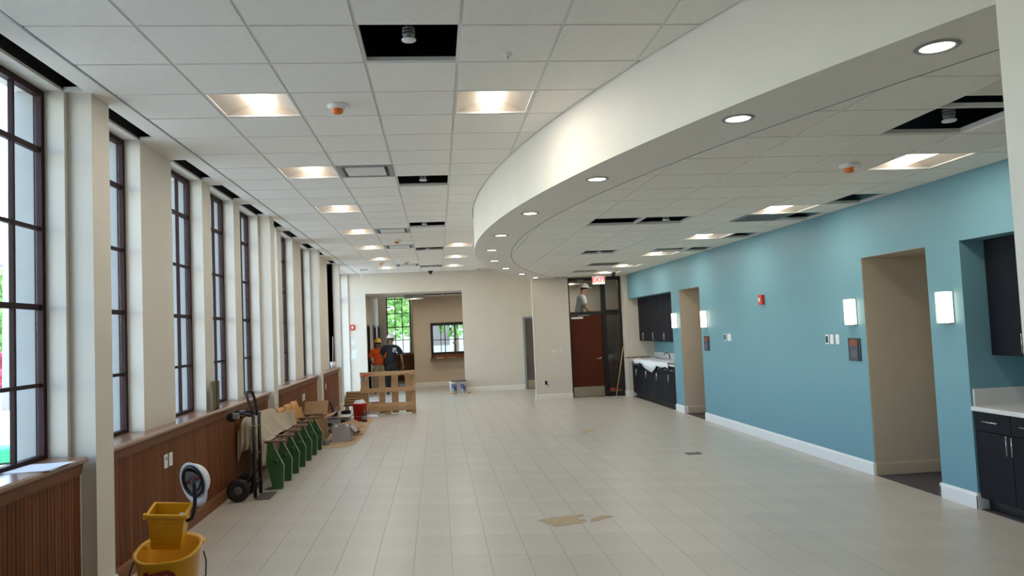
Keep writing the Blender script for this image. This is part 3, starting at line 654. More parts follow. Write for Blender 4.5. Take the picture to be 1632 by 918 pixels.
plate((XW, 8.83, 1.488), 'thermostat box with black face left of the near sconce', True); plate((XW, 8.72, 1.49), 'white plate in the middle beside the thermostat near the near sconce'); plate((XW, 8.59, 1.49), 'white switch plate right of the near thermostat')
plate((XW, 12.13, 1.493), 'box with black face on the teal wall near the far sconce', True); plate((XW, 11.95, 1.493), 'white double switch plate near the far sconce', wdt=.15)
plate((5.085, 7.99, 1.197), 'tan switch plate on the near corridor wall', ax='y', cm=tan)
fa = thing('fire_alarm', 'red fire alarm horn with white strobe high on the teal wall', 'fire alarm', (XW, 10.6, 2.05), 0, 'fire alarms'); box('body', (-.045, -.06, -.072), (0, .06, .072), redm, fa, .004); box('strobe', (-.06, -.022, -.03), (-.045, .022, .03), pale, fa, .004)
fa = thing('fire_alarm', 'red fire alarm on the end wall by the window corner', 'fire alarm', (-2.44, YF, 2.03), 0, 'fire alarms'); box('body', (-.06, -.045, -.08), (.06, 0, .08), redm, fa, .004); box('strobe', (-.022, -.06, -.03), (.022, -.045, .03), pale, fa)
p_ = box('wall_notice', (-2.5, YF-.004, 1.12), (-2.36, YF, 1.38), whitep); tag(p_, 'white paper notice taped low on the end wall corner', 'notice'); p_.rotation_euler = (0, .12, 0)
tag(box('wall_notice', (-2.49, YF-.004, 1.53), (-2.4, YF, 1.67), whitep), 'small white notice above the other on the end wall corner', 'notice')
# pier plates
def yplate(loc, label, wd, dark=False):
    p = thing('outlet_plate', label, 'outlet', loc, 0, 'outlet plates on the pier'); box('cover', (-wd/2, -.008, -.06), (wd/2, 0, .06), cream if not dark else pale, p, .002)
    if dark: box('open_box', (-.035, -.012, -.05), (.03, -.008, .05), blackm, p); tube('loose_wire', [(.01, -.012, -.03), (.06, -.03, -.05), (.03, -.03, -.1)], .006, blackm, p)
    else:
        for q in range(max(1, int(wd/.05))): box('rocker', (-wd/2+.012+q*.05, -.011, -.033), (-wd/2+.042+q*.05, -.008, .033), pale, p)
yplate((2.88, 18.63, 1.19), 'wide multi-gang switch plate on the cream pier', .19); yplate((3.03, 18.63, 1.19), 'single switch plate on the cream pier next to the door', .075); yplate((2.63, 18.63, .42), 'open outlet box with loose wires low on the cream pier', .12, True)
# outlets on the wainscot
for k, (y, z, lab) in enumerate(((7.07, .742, 'left outlet plate on the wainscot above the mop bucket'), (7.19, .742, 'right outlet plate on the wainscot above the mop bucket'), (13.95, .72, 'left outlet plate on the wainscot behind the seats'), (14.1, .72, 'right outlet plate on the wainscot behind the seats'), (16.75, .72, 'outlet plate on the last wainscot run'))):
    p = thing('outlet_plate', lab, 'outlet', (-2.451, y, z), 0, 'outlets on the wainscot'); box('cover', (0, -.042, -.06), (.007, .042, .06), pale, p, .002); box('socket', (.007, -.015, .008), (.009, .015, .038), greyp if k == 0 else pale, p); box('socket', (.007, -.015, -.038), (.009, .015, -.008), pale, p)
# floor box and stains
fb = thing('floor_box', 'dark metal floor outlet cover in the tile floor', 'floor outlet', (3.37, 10.01, 0)); box('cover', (-.1, -.08, 0), (.1, .08, .006), greyd, fb, .002); box('flap', (-.06, -.05, .006), (.06, .05, .009), greyp, fb)
def scrap(name, pts, label, mat):
    v = []; rr = random.Random(len(label)); out = []
    for i in range(len(pts)):
        a, b = pts[i], pts[(i+1) % len(pts)]
        for t in (0, .2, .4, .6, .8): out.append((a[0]+(b[0]-a[0])*t+rr.uniform(-.012, .012), a[1]+(b[1]-a[1])*t+rr.uniform(-.014, .014)))
    o = prism(name, out, 'z', 0.0005, .0025, mat); tag(o, label, 'stain'); return o
dirt = M('brown_residue', (188, 164, 130), .9, .3, 16, stretch=(1, 3, 1))
scrap('floor_residue', [(.86, 7.06), (.97, 6.80), (1.25, 6.86), (1.30, 6.94), (1.22, 7.02), (1.32, 7.18), (1.1, 7.14)], 'large brown adhesive patch on the front floor tiles', dirt)
scrap('floor_residue', [(1.33, 6.86), (1.52, 6.98), (1.56, 7.03), (1.44, 7.06), (1.34, 6.98)], 'small brown adhesive patch right of the large one', dirt)
scrap('floor_residue', [(2.3, 12.56), (2.45, 12.6), (2.62, 12.78), (2.62, 13.0), (2.46, 12.9), (2.36, 12.7)], 'faint brown patch on the floor farther back', dirt)
# ------------------------------------------------------------------ small things on the sill
pp = thing('paper_sheet', 'white paper sheets lying on the sill of the front window', 'paper', (-2.52, 5.05, 1.043))
for k, (a, dz) in enumerate(((.12, 0), (-.05, .003))):
    o = mesh('sheet', [(-.13, -.17, dz), (.13, -.15, dz), (.15, .16, dz+.006), (.06, .17, dz), (-.13, .15, dz)], [(0, 1, 2, 3, 4)], whitep, pp); o.rotation_euler = (0, 0, a); m = o.modifiers.new('thickness', 'SOLIDIFY'); m.thickness = .0015
olive = M('olive_card', (108, 96, 70), .8, .08)
bk = thing('wood_offcuts', 'two olive brown strips standing against a window pier on the sill', 'wood strip', (-2.47, 8.67, 1.042))
o = box('strip', (-.02, -.1, 0), (.01, .02, .31), olive, bk, .004); o.rotation_euler = (.06, 0, 0); o = box('strip', (-.005, .02, 0), (.02, .11, .31), M('olive_card_dark', (92, 80, 58), .8), bk, .004); o.rotation_euler = (-.03, 0, 0)
cu = thing('paint_cup', 'white cup with a thin stick on the sill of the last wainscot run', 'cup', (-2.5, 18.35, 1.042)); lathe('cup', [(0, 0), (.05, 0), (.06, .15), (.055, .15), (.046, .01), (0, .01)], pale, cu); tube('stick', [(0, 0, .02), (.01, .05, .75)], .006, whitep, cu)
# ------------------------------------------------------------------ mop bucket with wringer
mb = thing('mop_bucket', 'yellow mop bucket with dark red paint marks by the front wainscot', 'mop bucket', (-1.765, 5.12, 0), math.radians(8))
def oblong(t, a, b, p=2.8):
    c, s = math.cos(t), math.sin(t); return (a*math.copysign(abs(c)**(2/p), c), b*math.copysign(abs(s)**(2/p), s))
v = []; f = []; S = 40
def rim(t): return .44+.07*max(0, math.sin(t))**1.3+.035*abs(math.cos(t))**3
lv_ = [(.0, .0, 0), (.150, .185, 0), (.155, .19, .03), (.184, .215, 1.0), (.197, .228, .985), (.197, .228, 1.02), (.18, .212, 1.02), (.174, .204, .985), (.148, .18, .06), (0, 0, .05)]
for q, (a, b, h_) in enumerate(lv_):
    for i in range(S):
        t = 2*PI*i/S; x, y = oblong(t, a, b) if a else (0, 0)
        v.append((x, y, .08+h_*(rim(t)-.08)))
for q in range(len(lv_)-1):
    for i in range(S): j = (i+1) % S; f.append((q*S+i, q*S+j, (q+1)*S+j, (q+1)*S+i))
bo = mesh('bucket', v, f, yel, mb, smooth=True)
mbv = bo.data; mbv.update()
for s in (-1, 1):
    box('pour_lug', (s*.175-.022, .1, .455), (s*.175+.022, .17, .485), yel, mb, .008)
tube('bail_handle', [(-.205, .02, .42), (-.225, -.02, .36), (-.228, -.06, .3), (-.2, -.16, .265), (-.12, -.245, .25), (0, -.27, .245), (.12, -.245, .25), (.2, -.16, .265), (.228, -.06, .3), (.225, -.02, .38), (.205, .02, .43)], .005, blackm, mb)
bvh = BVHTree.FromPolygons([x.co for x in mbv.vertices], [tuple(p.vertices) for p in mbv.polygons])
def decal(name, pts, wd, mat, par, bv, off=.002, axis=Vector((0, 1, 0))):
    vv = []; ff = []
    for i, (x, z) in enumerate(pts):
        a = Vector(pts[max(0, i-1)]); b = Vector(pts[min(len(pts)-1, i+1)]); d = (b-a).normalized(); nn = Vector((-d.y, d.x))*wd/2
        for sgn in (1, -1):
            o_ = Vector((x+nn.x*sgn, -1.5, z+nn.y*sgn)); hit = bv.ray_cast(o_, axis)[0]
            vv.append((o_.x, (hit.y if hit else 0)-off, o_.z))
    for i in range(len(pts)-1): ff.append((2*i, 2*i+1, 2*i+3, 2*i+2))
    return mesh(name, vv, ff, mat, par)
def curve_pts(P, n=6):
    out = []
    for a, b in zip(P, P[1:]):
        for k in range(n): out.append((a[0]+(b[0]-a[0])*k/n, a[1]+(b[1]-a[1])*k/n))
    return out+[P[-1]]
decal('paint_stroke', curve_pts([(-.1, .39), (-.085, .36), (-.08, .3), (-.075, .24)]), .03, darkred, mb, bvh)
decal('paint_stroke', curve_pts([(-.085, .36), (-.03, .375), (.03, .38), (.06, .36), (.07, .33), (.05, .29), (.02, .24)]), .028, darkred, mb, bvh)
for x in (-.12, .12):
    for y in (-.15, .15):
        cs = lathe('caster', [(0, -.012), (.032, -.012), (.036, 0), (.032, .012), (0, .012)], rubber, mb, (x, y, .037), 16, (0, PI/2, 0)); box('caster_fork', (x-.018, y-.015, .04), (x+.018, y+.015, .085), greym, mb)
wr = empty('wringer_proto'); wr.name = 'wringer'; wr.parent = mb; wr.location = (-.01, .04, .47); wr.scale = (.88, .88, .88); wr.rotation_euler = (.2, .1, -.05)
def frus(a0, b0, a1, b1, z0, z1): return [(-a0, -b0, z0), (a0, -b0, z0), (a0, b0, z0), (-a0, b0, z0), (-a1, -b1, z1), (a1, -b1, z1), (a1, b1, z1), (-a1, b1, z1)]
vo = frus(.1, .07, .124, .1, .02, .29); vi = frus(.095, .065, .118, .094, .035, .291)
ff = [(0, 3, 2, 1), (0, 1, 5, 4), (1, 2, 6, 5), (2, 3, 7, 6), (3, 0, 4, 7)]
mesh('basket', vo+vi, ff+[tuple(i+8 for i in q[::-1]) for q in ff]+[(4, 5, 13, 12), (5, 6, 14, 13), (6, 7, 15, 14), (7, 4, 12, 15)], yel, wr)
boxes('rim', [((-.137, -.115, .28), (.137, -.097, .3)), ((-.137, .097, .28), (.137, .115, .3)), ((-.137, -.097, .28), (-.118, .097, .3)), ((.118, -.097, .28), (.137, .097, .3)), ((-.152, -.115, .265), (-.13, -.085, .303))], yel, wr)
for k in range(7):
    z = .05+k*.034; g_ = (z-.02)/.27; box('rib', (-.1-.024*g_, -.076-.03*g_, z-.004), (.1+.024*g_, -.066-.03*g_, z+.004), yel, wr)
for k in range(5):
    x = -.08+k*.04; o = mesh('rib', [(x-.003, -.077, .03), (x+.003, -.077, .03), (x*1.25+.003, -.107, .28), (x*1.25-.003, -.107, .28), (x-.003, -.068, .03), (x+.003, -.068, .03), (x*1.25+.003, -.097, .28), (x*1.25-.003, -.097, .28)], [(0, 1, 2, 3), (0, 4, 5, 1), (1, 5, 6, 2), (2, 6, 7, 3), (3, 7, 4, 0)], yel, wr)
lathe('sponge', [(0, .2), (.022, .2), (.026, .215), (.018, .232), (0, .236)], pale, wr, (.075, .05, .01), 12)
tube('lever_handle', [(.08, 0, .65), (.12, -.005, .64), (.145, -.01, .655), (.16, -.015, .70), (.166, -.02, .77), (.164, -.02, .85), (.155, -.03, .90)], .0125, blackm, mb)
# helmet hanging on the lever
hh = thing('hard_hat', 'white hard hat with dark suspension straps hung on the wringer lever', 'hard hat', (-1.632, 5.2, .875), 0)
hh.scale = (.86, .86, .86)
v = []; f = []; A, B = 28, 8
for j in range(B+1):
    ph = PI/2*j/B
    for i in range(A):
        t = 2*PI*i/A; v.append((.112*math.cos(t)*math.cos(ph), .135*math.sin(t)*math.cos(ph), .13*math.sin(ph)))
for j in range(B):
    for i in range(A): k = (i+1) % A; f.append((j*A+i, j*A+k, (j+1)*A+k, (j+1)*A+i))
body = empty('tilt'); body.parent = hh; body.name = 'shell_group'
# shell opens toward the camera: local -z faces the camera
Rm = Matrix.Rotation(math.radians(98), 4, 'X') @ Matrix.Rotation(math.radians(180), 4, 'Z')
Rm = Matrix.Rotation(math.radians(-28), 4, 'Z') @ Matrix.Rotation(math.radians(-14), 4, 'Y') @ Matrix.Rotation(math.radians(-82), 4, 'X')
bpy.data.objects.remove(body)
def hobj(o): o.rotation_euler = Rm.to_euler(); return o
o = hobj(mesh('shell', v, f, pale, hh, smooth=True)); m = o.modifiers.new('thickness', 'SOLIDIFY'); m.thickness = .004
v = []; f = []
for i in range(A):
    t = 2*PI*i/A; e = .014+.05*max(0, math.sin(t))**2
    v += [(.110*math.cos(t), .133*math.sin(t), .004), ((.112+e*.6)*math.cos(t), (.135+e)*math.sin(t), -.004)]
for i in range(A): k = (i+1) % A; f.append((2*i, 2*k, 2*k+1, 2*i+1))
o = hobj(mesh('brim', v, f, pale, hh, smooth=True)); m = o.modifiers.new('thickness', 'SOLIDIFY'); m.thickness = .004
hobj(tube('headband', [(.092*math.cos(2*PI*i/24), .112*math.sin(2*PI*i/24), .0) for i in range(24)], .013, blackm, hh, cyc=True))
for a in (0, PI/3, 2*PI/3):
    hobj(tube('strap', [(.1*math.cos(a)*c, .12*math.sin(a)*c, .1*math.sqrt(max(0, 1-c*c))*.9) for c in (-1, -.7, -.3, 0, .3, .7, 1)], .009, blackm if a else redm, hh, seg=6))
# ------------------------------------------------------------------ hand truck
ht = thing('hand_truck', 'black hand truck with loop handle standing by the wainscot', 'hand truck', (-2.1, 8.82, 0))
for y in (0, .27): tube('rail', [(0, y, .02), (0, y, .95)], .02, blackm, ht)
for z in (.18, .5, .8): tube('cross_bar', [(0, 0, z), (0, .27, z)], .014, blackm, ht)
tube('loop_handle', [(0, .02, .92), (-.02, .03, 1.0), (-.06, .04, 1.1), (-.085, .05, 1.17), (-.07, .08, 1.205), (-.05, .12, 1.205), (-.035, .15, 1.18), (-.01, .16, 1.08), (0, .17, .98), (0, .17, .92)], .016, blackm, ht)
o = box('toe_plate', (.0, -.04, .004), (.17, .33, .012), greyd, ht, .002)
for y in (-.07, .34):
    wv = lathe('wheel', [(.03, -.03), (.1, -.035), (.122, -.025), (.125, 0), (.122, .025), (.1, .035), (.03, .03)], rubber, ht, (-.165, y, .125), 28, (PI/2, 0, 0), closed=True)
    lathe('hub', [(0, -.034), (.03, -.036), (.055, -.03), (.06, .0), (.055, .03), (.03, .036), (0, .034)], greyd, wv, (0, 0, 0), 20)
tube('axle', [(-.165, -.07, .125), (-.165, .34, .125)], .012, greym, ht); tube('axle_brace', [(0, 0, .32), (-.165, -.03, .125)], .01, blackm, ht); tube('axle_brace', [(0, .27, .32), (-.165, .3, .125)], .01, blackm, ht)
tube('caster_arm', [(0, .0, .93), (-.12, .0, .965), (-.2, 0, .955)], .014, blackm, ht); tube('caster_arm', [(0, .27, .93), (-.12, .27, .965), (-.2, .27, .955)], .014, blackm, ht)
for y in (-.01, .28):
    wv = lathe('swivel_caster', [(0, -.015), (.045, -.018), (.055, 0), (.045, .018), (0, .015)], rubber, ht, (-.235, y, .93), 20, (PI/2, 0, 0)); box('caster_fork', (-.22, y-.022, .91), (-.15, y+.022, .975), greym, ht, .006)
box('latch', (.012, -.012, .72), (.03, .012, .86), M('brass_latch', (190, 156, 84), .4, .1, metal=.6), ht, .003)
tube('tie_wire', [(0, 0, .85), (-.04, -.03, .83), (.05, -.03, .82), (.02, .0, .86)], .003, pale, ht, seg=5)
# ------------------------------------------------------------------ row of auditorium seats
ar = thing('auditorium_seats', 'row of old auditorium seats with green end panels along the wainscot', 'theater seats', (-2.0, 9.37, 0))
PAN = [(-.142, .55), (.075, .55), (.005, .49), (.112, .275), (.098, 0), (-.02, 0), (-.022, .04)]
PAN = [(-.142, .55), (-.015, .55), (.005, .49), (.112, .275), (.098, 0), (-.02, .0)]
for k in range(7):
    sp = prism('end_panel', PAN, 'y', k*.5-.012, k*.5+.012, green, ar)
    prism('panel_edge', [(.005, .49), (.112, .275), (.098, 0), (.103, 0), (.117, .275), (.01, .492)], 'y', k*.5-.014, k*.5+.014, greene, sp)
    prism('foot', [(-.13, 0), (.098, 0), (.098, .012), (-.02, .035)], 'y', k*.5-.03, k*.5+.03, green, sp)
    lathe('hinge_cap', [(0, 0), (.03, 0), (.028, .012), (0, .014)], green, sp, (.03, k*.5-.012, .33), 16, (PI/2, 0, 0))
    o = box('armrest', (-.16, k*.5-.028, .552), (.145, k*.5+.028, .578), armw, ar, .006)
for k in range(6):
    y = k*.5+.25
    def curved(name, mat, x0, z0, x1, z1, wd, bow, par):
        vv = []; ff = []; n = 8; mrows = 6
        for j in range(mrows+1):
            s_ = j/mrows
            for i in range(n+1):
                u = -1+2*i/n
                rr = 1-.0*s_ if s_ < .85 else 1-.12*(s_-.85)/.15
                vv.append((x0+(x1-x0)*s_-bow*(1-u*u), y+u*wd/2*rr, z0+(z1-z0)*s_))
        for j in range(mrows):
            for i in range(n): q = j*(n+1)+i; ff.append((q, q+1, q+n+2, q+n+1))
        o = mesh(name, vv, ff, mat, par, smooth=True); md = o.modifiers.new('thickness', 'SOLIDIFY'); md.thickness = .014; md.offset = 0
        return o
    curved('backrest', ply, -.15, .40, -.27, .80, .45, .045, ar)
    curved('seat', armw, -.06, .3, -.01, .56, .43, .02, ar)
    box('seat_hinge', (-.08, y-.22, .31), (-.05, y+.22, .33), greyd, ar)
# drop cloth over the first seats
from mathutils import noise
v = []; f = []; NI, NJ = 60, 26
for i in range(NI+1):
    yy = 9.30+(11.1-9.30)*i/NI; far = max(0, (yy-10.6)/.5)
    for j in range(NJ+1):
        s_ = j/NJ; x1 = -2.07-.02*math.sin(yy*7)+.05*far
        x = -2.405+(x1+2.405)*s_
        top = .85-.03*far
        if s_ < .22: z = top-.09*((.22-s_)/.22)**2
        elif s_ < .45: z = top
        else: z = top-(top-.585)*min(1, (s_-.45)/.45)**.9-.03*max(0, (s_-.88)/.12)
        n_ = noise.noise(Vector((yy*5, s_*2.2, 1)))*.05+noise.noise(Vector((yy*13+s_*3, s_*5, 4)))*.03+noise.noise(Vector((yy*26, s_*9, 7)))*.012
        z = max(z+n_*(1-.5*s_), .592 if s_ > .5 else .6)
        if s_ > .9: z = z-.02
        if far > 0: x = -2.405+(x1+2.405)*(1-(1-s_)*(1-.75*min(1, far*1.6))); z = z if s_ > .5 else min(z, .62+.1*(1-far))
        if i < 5:
            k_ = (5-i)/5; z -= .42*k_**1.2*(1-.35*s_); yo = 9.30+.02*math.sin(j*1.3)
        v.append((x, yy if i >= 5 else 9.38+.03*(i-5)/5+.015*math.sin(j*1.3)-.05, z))
for i in range(NI):
    for j in range(NJ): q = i*(NJ+1)+j; f.append((q, q+1, q+NJ+2, q+NJ+1))
o = mesh('drop_cloth', v, f, cloth, smooth=True); tag(o, 'beige canvas drop cloth draped over the near auditorium seats', 'drop cloth'); m = o.modifiers.new('thickness', 'SOLIDIFY'); m.thickness = .004
# ------------------------------------------------------------------ cardboard, boxes, tools on the floor
o = prism('floor_paper', [(-2.38, 12.5), (-1.92, 12.45), (-1.55, 12.5), (-1.42, 12.85), (-1.40, 14.5), (-1.43, 16.82), (-2.38, 16.9)], 'z', .0005, .004, paper); tag(o, 'brown kraft paper sheet protecting the floor under the tools', 'floor paper')
def carton(name, label, loc, rz, dx, dy, dz, mat, flaps, grp=None):
    c = thing(name, label, 'box', loc, rz, grp); t = .006
    boxes('walls', [((-dx, -dy, 0), (dx, dy, t)), ((-dx, -dy, t), (-dx+t, dy, dz)), ((dx-t, -dy, t), (dx, dy, dz)), ((-dx+t, -dy, t), (dx-t, -dy+t, dz)), ((-dx+t, dy-t, t), (dx-t, dy, dz))], mat, c)
    for (sx, sy, an) in flaps:
        if sx:
            o = box('flap', (0, -dy, -t/2), (dx*.9, dy, t/2), mat, c); o.location = (sx*(dx+math.cos(an)*dx*.45), 0, dz+math.sin(an)*dx*.45); o.rotation_euler = (0, -sx*an, 0)
        else:
            o = box('flap', (-dx, 0, -t/2), (dx, dy*.9, t/2), mat, c); o.location = (0, sy*(dy+math.cos(an)*dy*.45), dz+math.sin(an)*dy*.45); o.rotation_euler = (sy*an, 0, 0)
    return c
carton('cardboard_box', 'large open cardboard box standing beyond the auditorium seats', (-2.17, 13.3, .004), .03, .2, .33, .42, card, [(0, 1, .9), (1, 0, .3), (-1, 0, 1.3)])
gb = carton('grey_carton', 'open grey carton with torn front on the floor paper', (-1.69, 13.33, .004), .0, .152, .18, .25, greybox, [(1, 0, -.9)])
box('packing', (-.14, -.165, .01), (.14, .165, .19), card, gb)
for x, y in ((-.09, -.1), (.09, -.06)): lathe('jar', [(0, .19), (.03, .19), (.03, .26), (.02, .27), (0, .27)], pale, gb, (x, y, 0), 12)
fp = thing('cardboard_flat', 'flattened cardboard sheet resting on a bag behind the grey carton', 'cardboard', (-1.66, 14.15, .15)); o = box('sheet', (-.2, -.4, 0), (.2, .4, .008), card, fp); o.rotation_euler = (.05, -.12, .3)
for k, (x, y, h_, lab) in enumerate(((-1.90, 12.86, .11, 'dark crumpled bag between the seats and the grey carton'), (-1.62, 14.35, .13, 'tan crumpled bag behind the grey carton'))):
    vv = []; ff = []; rg = random.Random(k)
    for j in range(5):
        for i in range(12):
            t = 2*PI*i/12; r_ = (.14, .15, .13, .09, .02)[j]*(.4 if k == 0 else 1)*rg.uniform(.8, 1.15); vv.append((r_*math.cos(t), r_*1.3*math.sin(t), h_*j/4*rg.uniform(.9, 1.05)))
    for j in range(4):
        for i in range(12): ff.append((j*12+i, j*12+(i+1) % 12, j*12+12+(i+1) % 12, j*12+12+i))
    ff += [tuple(range(12))[::-1], tuple(range(48, 60))]
    tag(mesh('crumpled_bag', vv, ff, (greyp, paper)[k], None, (x, y, .005)), lab, 'bag')
sw = thing('tile_saw', 'small grey bench saw with black arm on the floor paper by the last wainscot', 'saw', (-1.98, 15.2, .004))
box('body', (-.2, -.22, .05), (.2, .22, .2), greym, sw, .01); box('table', (-.24, -.26, .2), (.24, .26, .225), chrome, sw, .004)
for x in (-.17, .17):
    for y in (-.18, .18): box('leg', (x-.02, y-.02, 0), (x+.02, y+.02, .05), blackm, sw)
box('panel_slot', (-.12, -.226, .08), (-.02, -.22, .16), blackm, sw); box('panel_slot', (.04, -.226, .08), (.14, -.22, .16), blackm, sw)
tube('arm', [(-.12, .1, .22), (-.13, .08, .34), (-.16, .06, .44), (-.17, .03, .5)], .016, blackm, sw); box('motor', (-.16, .02, .23), (-.04, .16, .32), blackm, sw, .01)
mc = thing('drill_case', 'open black tool case on the floor paper before the saw', 'tool case', (-2.06, 14.45, .004)); box('tray', (-.18, -.12, 0), (.18, .12, .07), greyd, mc, .006); o = box('lid', (-.18, 0, 0), (.18, .012, .18), greyp, mc, .004); o.location = (0, .15, .14); o.rotation_euler = (-.4, 0, 0)
dr = thing('cordless_drill', 'black cordless drill standing on the floor paper behind the cardboard box', 'drill', (-2.02, 13.95, .142)); box('motor', (-.09, -.03, .04), (.07, .03, .1), blackm, dr, .012); box('grip', (-.05, -.02, -.06), (-.01, .02, .05), blackm, dr, .008); box('battery', (-.075, -.035, -.135), (.015, .035, -.06), greyd, dr, .008); lathe('chuck', [(0, 0), (.02, 0), (.022, .04), (.01, .06), (0, .06)], greym, dr, (.07, 0, .07), 12, (0, PI/2, 0))
ppl = thing('metal_can', 'squat metal can on the floor paper between saw and carton', 'can', (-1.74, 14.85, .004)); lathe('can', [(0, 0), (.055, 0), (.055, .12), (.05, .125), (0, .118)], greym, ppl)
rb = thing('red_bucket', 'red plastic bucket stuffed with rags in front of the pallet', 'bucket', (-1.68, 16.2, .004))
lathe('pail', [(0, 0), (.125, 0), (.15, .34), (.158, .34), (.158, .37), (.145, .37), (.12, .015), (0, .015)], redm, rb, seg=32)
tube('bail', [(-.155, 0, .33), (-.17, -.05, .2), (-.12, -.14, .12), (0, -.175, .1), (.12, -.14, .12), (.17, -.05, .2), (.155, 0, .33)], .004, greym, rb, seg=6)
vv = []; ff = []; rg = random.Random(5)
for j in range(4):
    for i in range(14): t = 2*PI*i/14; r_ = (.14, .12, .08, .01)[j]; vv.append((r_*math.cos(t), r_*math.sin(t), (.33, .39, .42, .42)[j]+rg.uniform(-.025, .025)))
for j in range(3):
    for i in range(14): ff.append((j*14+i, j*14+(i+1) % 14, j*14+14+(i+1) % 14, j*14+14+i))
mesh('rags', vv, ff+[tuple(range(42, 56))], whitep, rb)
bt = thing('dark_bottle', 'dark red bottle with pale label standing before the red bucket', 'bottle', (-1.57, 15.96, .004)); lathe('bottle', [(0, 0), (.055, 0), (.056, .17), (.03, .21), (.02, .22), (.02, .25), (0, .25)], M('dark_red_plastic', (92, 30, 40), .4), bt); lathe('label', [(.057, .05), (.057, .13)], greym, bt)
bl = thing('dark_bin', 'small dark blue bin left of the red bucket', 'bin', (-1.95, 16.03, .004)); lathe('pail', [(0, 0), (.08, 0), (.1, .24), (.095, .24), (.075, .01), (0, .01)], navy, bl)
tr_ = thing('rag_pile', 'crumpled white rag on the floor at the pallet foot', 'rag', (-1.47, 16.75, .004)); lathe('rag', [(0, 0), (.13, 0), (.12, .03), (.08, .05), (.05, .04), (.02, .06), (0, .06)], whitep, tr_, seg=9)
# pallet on edge
pt = thing('wood_pallet', 'wooden pallet standing on its edge with orange spray marks', 'pallet', (-1.145, 17.1, 0), math.radians(-1))
for z0, z1 in ((.868, .962), (.505, .60), (.18, .27), (.085, .172)): box('deck_board', (-.61, -.012, z0), (.60, .012, z1), pine, pt, .003)
for x0, x1 in ((-.61, -.44), (-.21, -.075), (.07, .22), (.375, .525), (.53, .60)): box('cross_board', (x0, .1, .03), (x1, .122, .96), pine, pt, .003)
for x0, x1 in ((-.61, -.51), (-.075, .045), (.51, .60)):
    for z0, z1 in ((.868, .962), (.505, .6), (.0, .17)): box('block', (x0, .013, z0), (x1, .099, z1), pine, pt, .003)
for k, (x, z, wd, hh_) in enumerate(((-.56, .935, .1, .018), (-.45, .91, .16, .02), (-.33, .93, .08, .015), (-.5, .885, .12, .014))): o = box('spray_mark', (x-wd/2, -.0145, z-hh_/2), (x+wd/2, -.0125, z+hh_/2), redsp, pt); o.rotation_euler = (0, .1*(-1)**k, 0)
for k, x in enumerate((-.57, -.49)):
    for (a, b) in (((-.03, -.05), (-.015, .05)), ((-.015, .05), (0, -.01)), ((0, -.01), (.015, .05)), ((.015, .05), (.03, -.05))):
        tube('stencil_stroke', [(x+a[0], .097, .80+a[1]), (x+b[0], .097, .80+b[1])], .006, pale, pt, seg=4)
for k, (x, wd) in enumerate(((.28, .05), (.35, .03), (.41, .06))): box('stencil_mark', (x, -.0135, .88), (x+wd, -.0125, .895), blackm, pt)
rbx = tag(boxes('striped_carton', [((-.13, -.1, 0), (.13, .1, .28))], whitep, None, (-1.47, 17.55, 0)), 'white carton with black band showing behind the pallet slats', 'box'); box('black_band', (-.131, -.102, .07), (.131, .102, .16), blackm, rbx); box('red_panel', (-.08, -.103, .19), (.1, -.1005, .26), redsp, rbx)
# boards beside the pallet
for k in range(5):
    o = tag(box('lumber_board', (-2.16+.01*k, 17.5, .24+k*.058-.24*(k == 99)), (-1.74, 17.7, .285+k*.058), pine), 'pale board in the lumber stack left of the pallet, %s from the bottom' % (ORD[k] if k else 'lowest'), 'board', 'lumber stack')
lb = thing('sawhorse_crate', 'low dark crate holding up the lumber stack', 'crate', (-1.95, 17.6, 0))
for x in (-.19, .13): box('side', (x, -.14, 0), (x+.06, .14, .2), pine, lb)
box('top', (-.22, -.15, .2), (.22, .15, .238), armw, lb)
# paint pails by the opening
for k, (x, y) in enumerate(((.40, 22.08), (.66, 22.12))):
    p = thing('paint_pail', 'white paint pail with blue print, %s of the pair by the opening' % ('left' if k == 0 else 'right'), 'paint pail', (x, y, 0), 0, 'paint pails')
    lathe('pail', [(0, 0), (.1, 0), (.115, .3), (.122, .3), (.122, .325), (0, .33)], pale, p, seg=28)
    for (a, z0, z1) in ((-2.0, .14, .27), (-1.5, .1, .26), (-1.1, .06, .2)):
        vv = []; n = 4
        for q in range(n+1):
            t = a+.3*q/n; vv += [(.112*math.cos(t), .112*math.sin(t), z0), (.119*math.cos(t), .119*math.sin(t), z1)]
        mesh('blue_print', vv, [(2*q, 2*q+2, 2*q+3, 2*q+1) for q in range(n)], blue, p)
tb = thing('brown_board', 'brown board laid across the two paint pails', 'board', (.55, 22.1, .332)); box('board', (-.22, -.12, 0), (.22, .12, .03), armw, tb); box('upper_board', (-.2, -.1, .03), (.2, .1, .06), greyp, tb)
rg_ = thing('floor_rags', 'scraps of brown paper on the floor around the paint pails', 'rag', (.35, 21.9, 0)); lathe('scrap', [(0, 0), (.16, 0), (.1, .03), (0, .04)], paper, rg_, seg=7); lathe('scrap', [(0, 0), (.1, 0), (.06, .04), (0, .05)], card, rg_, (.45, .02, 0), 7)
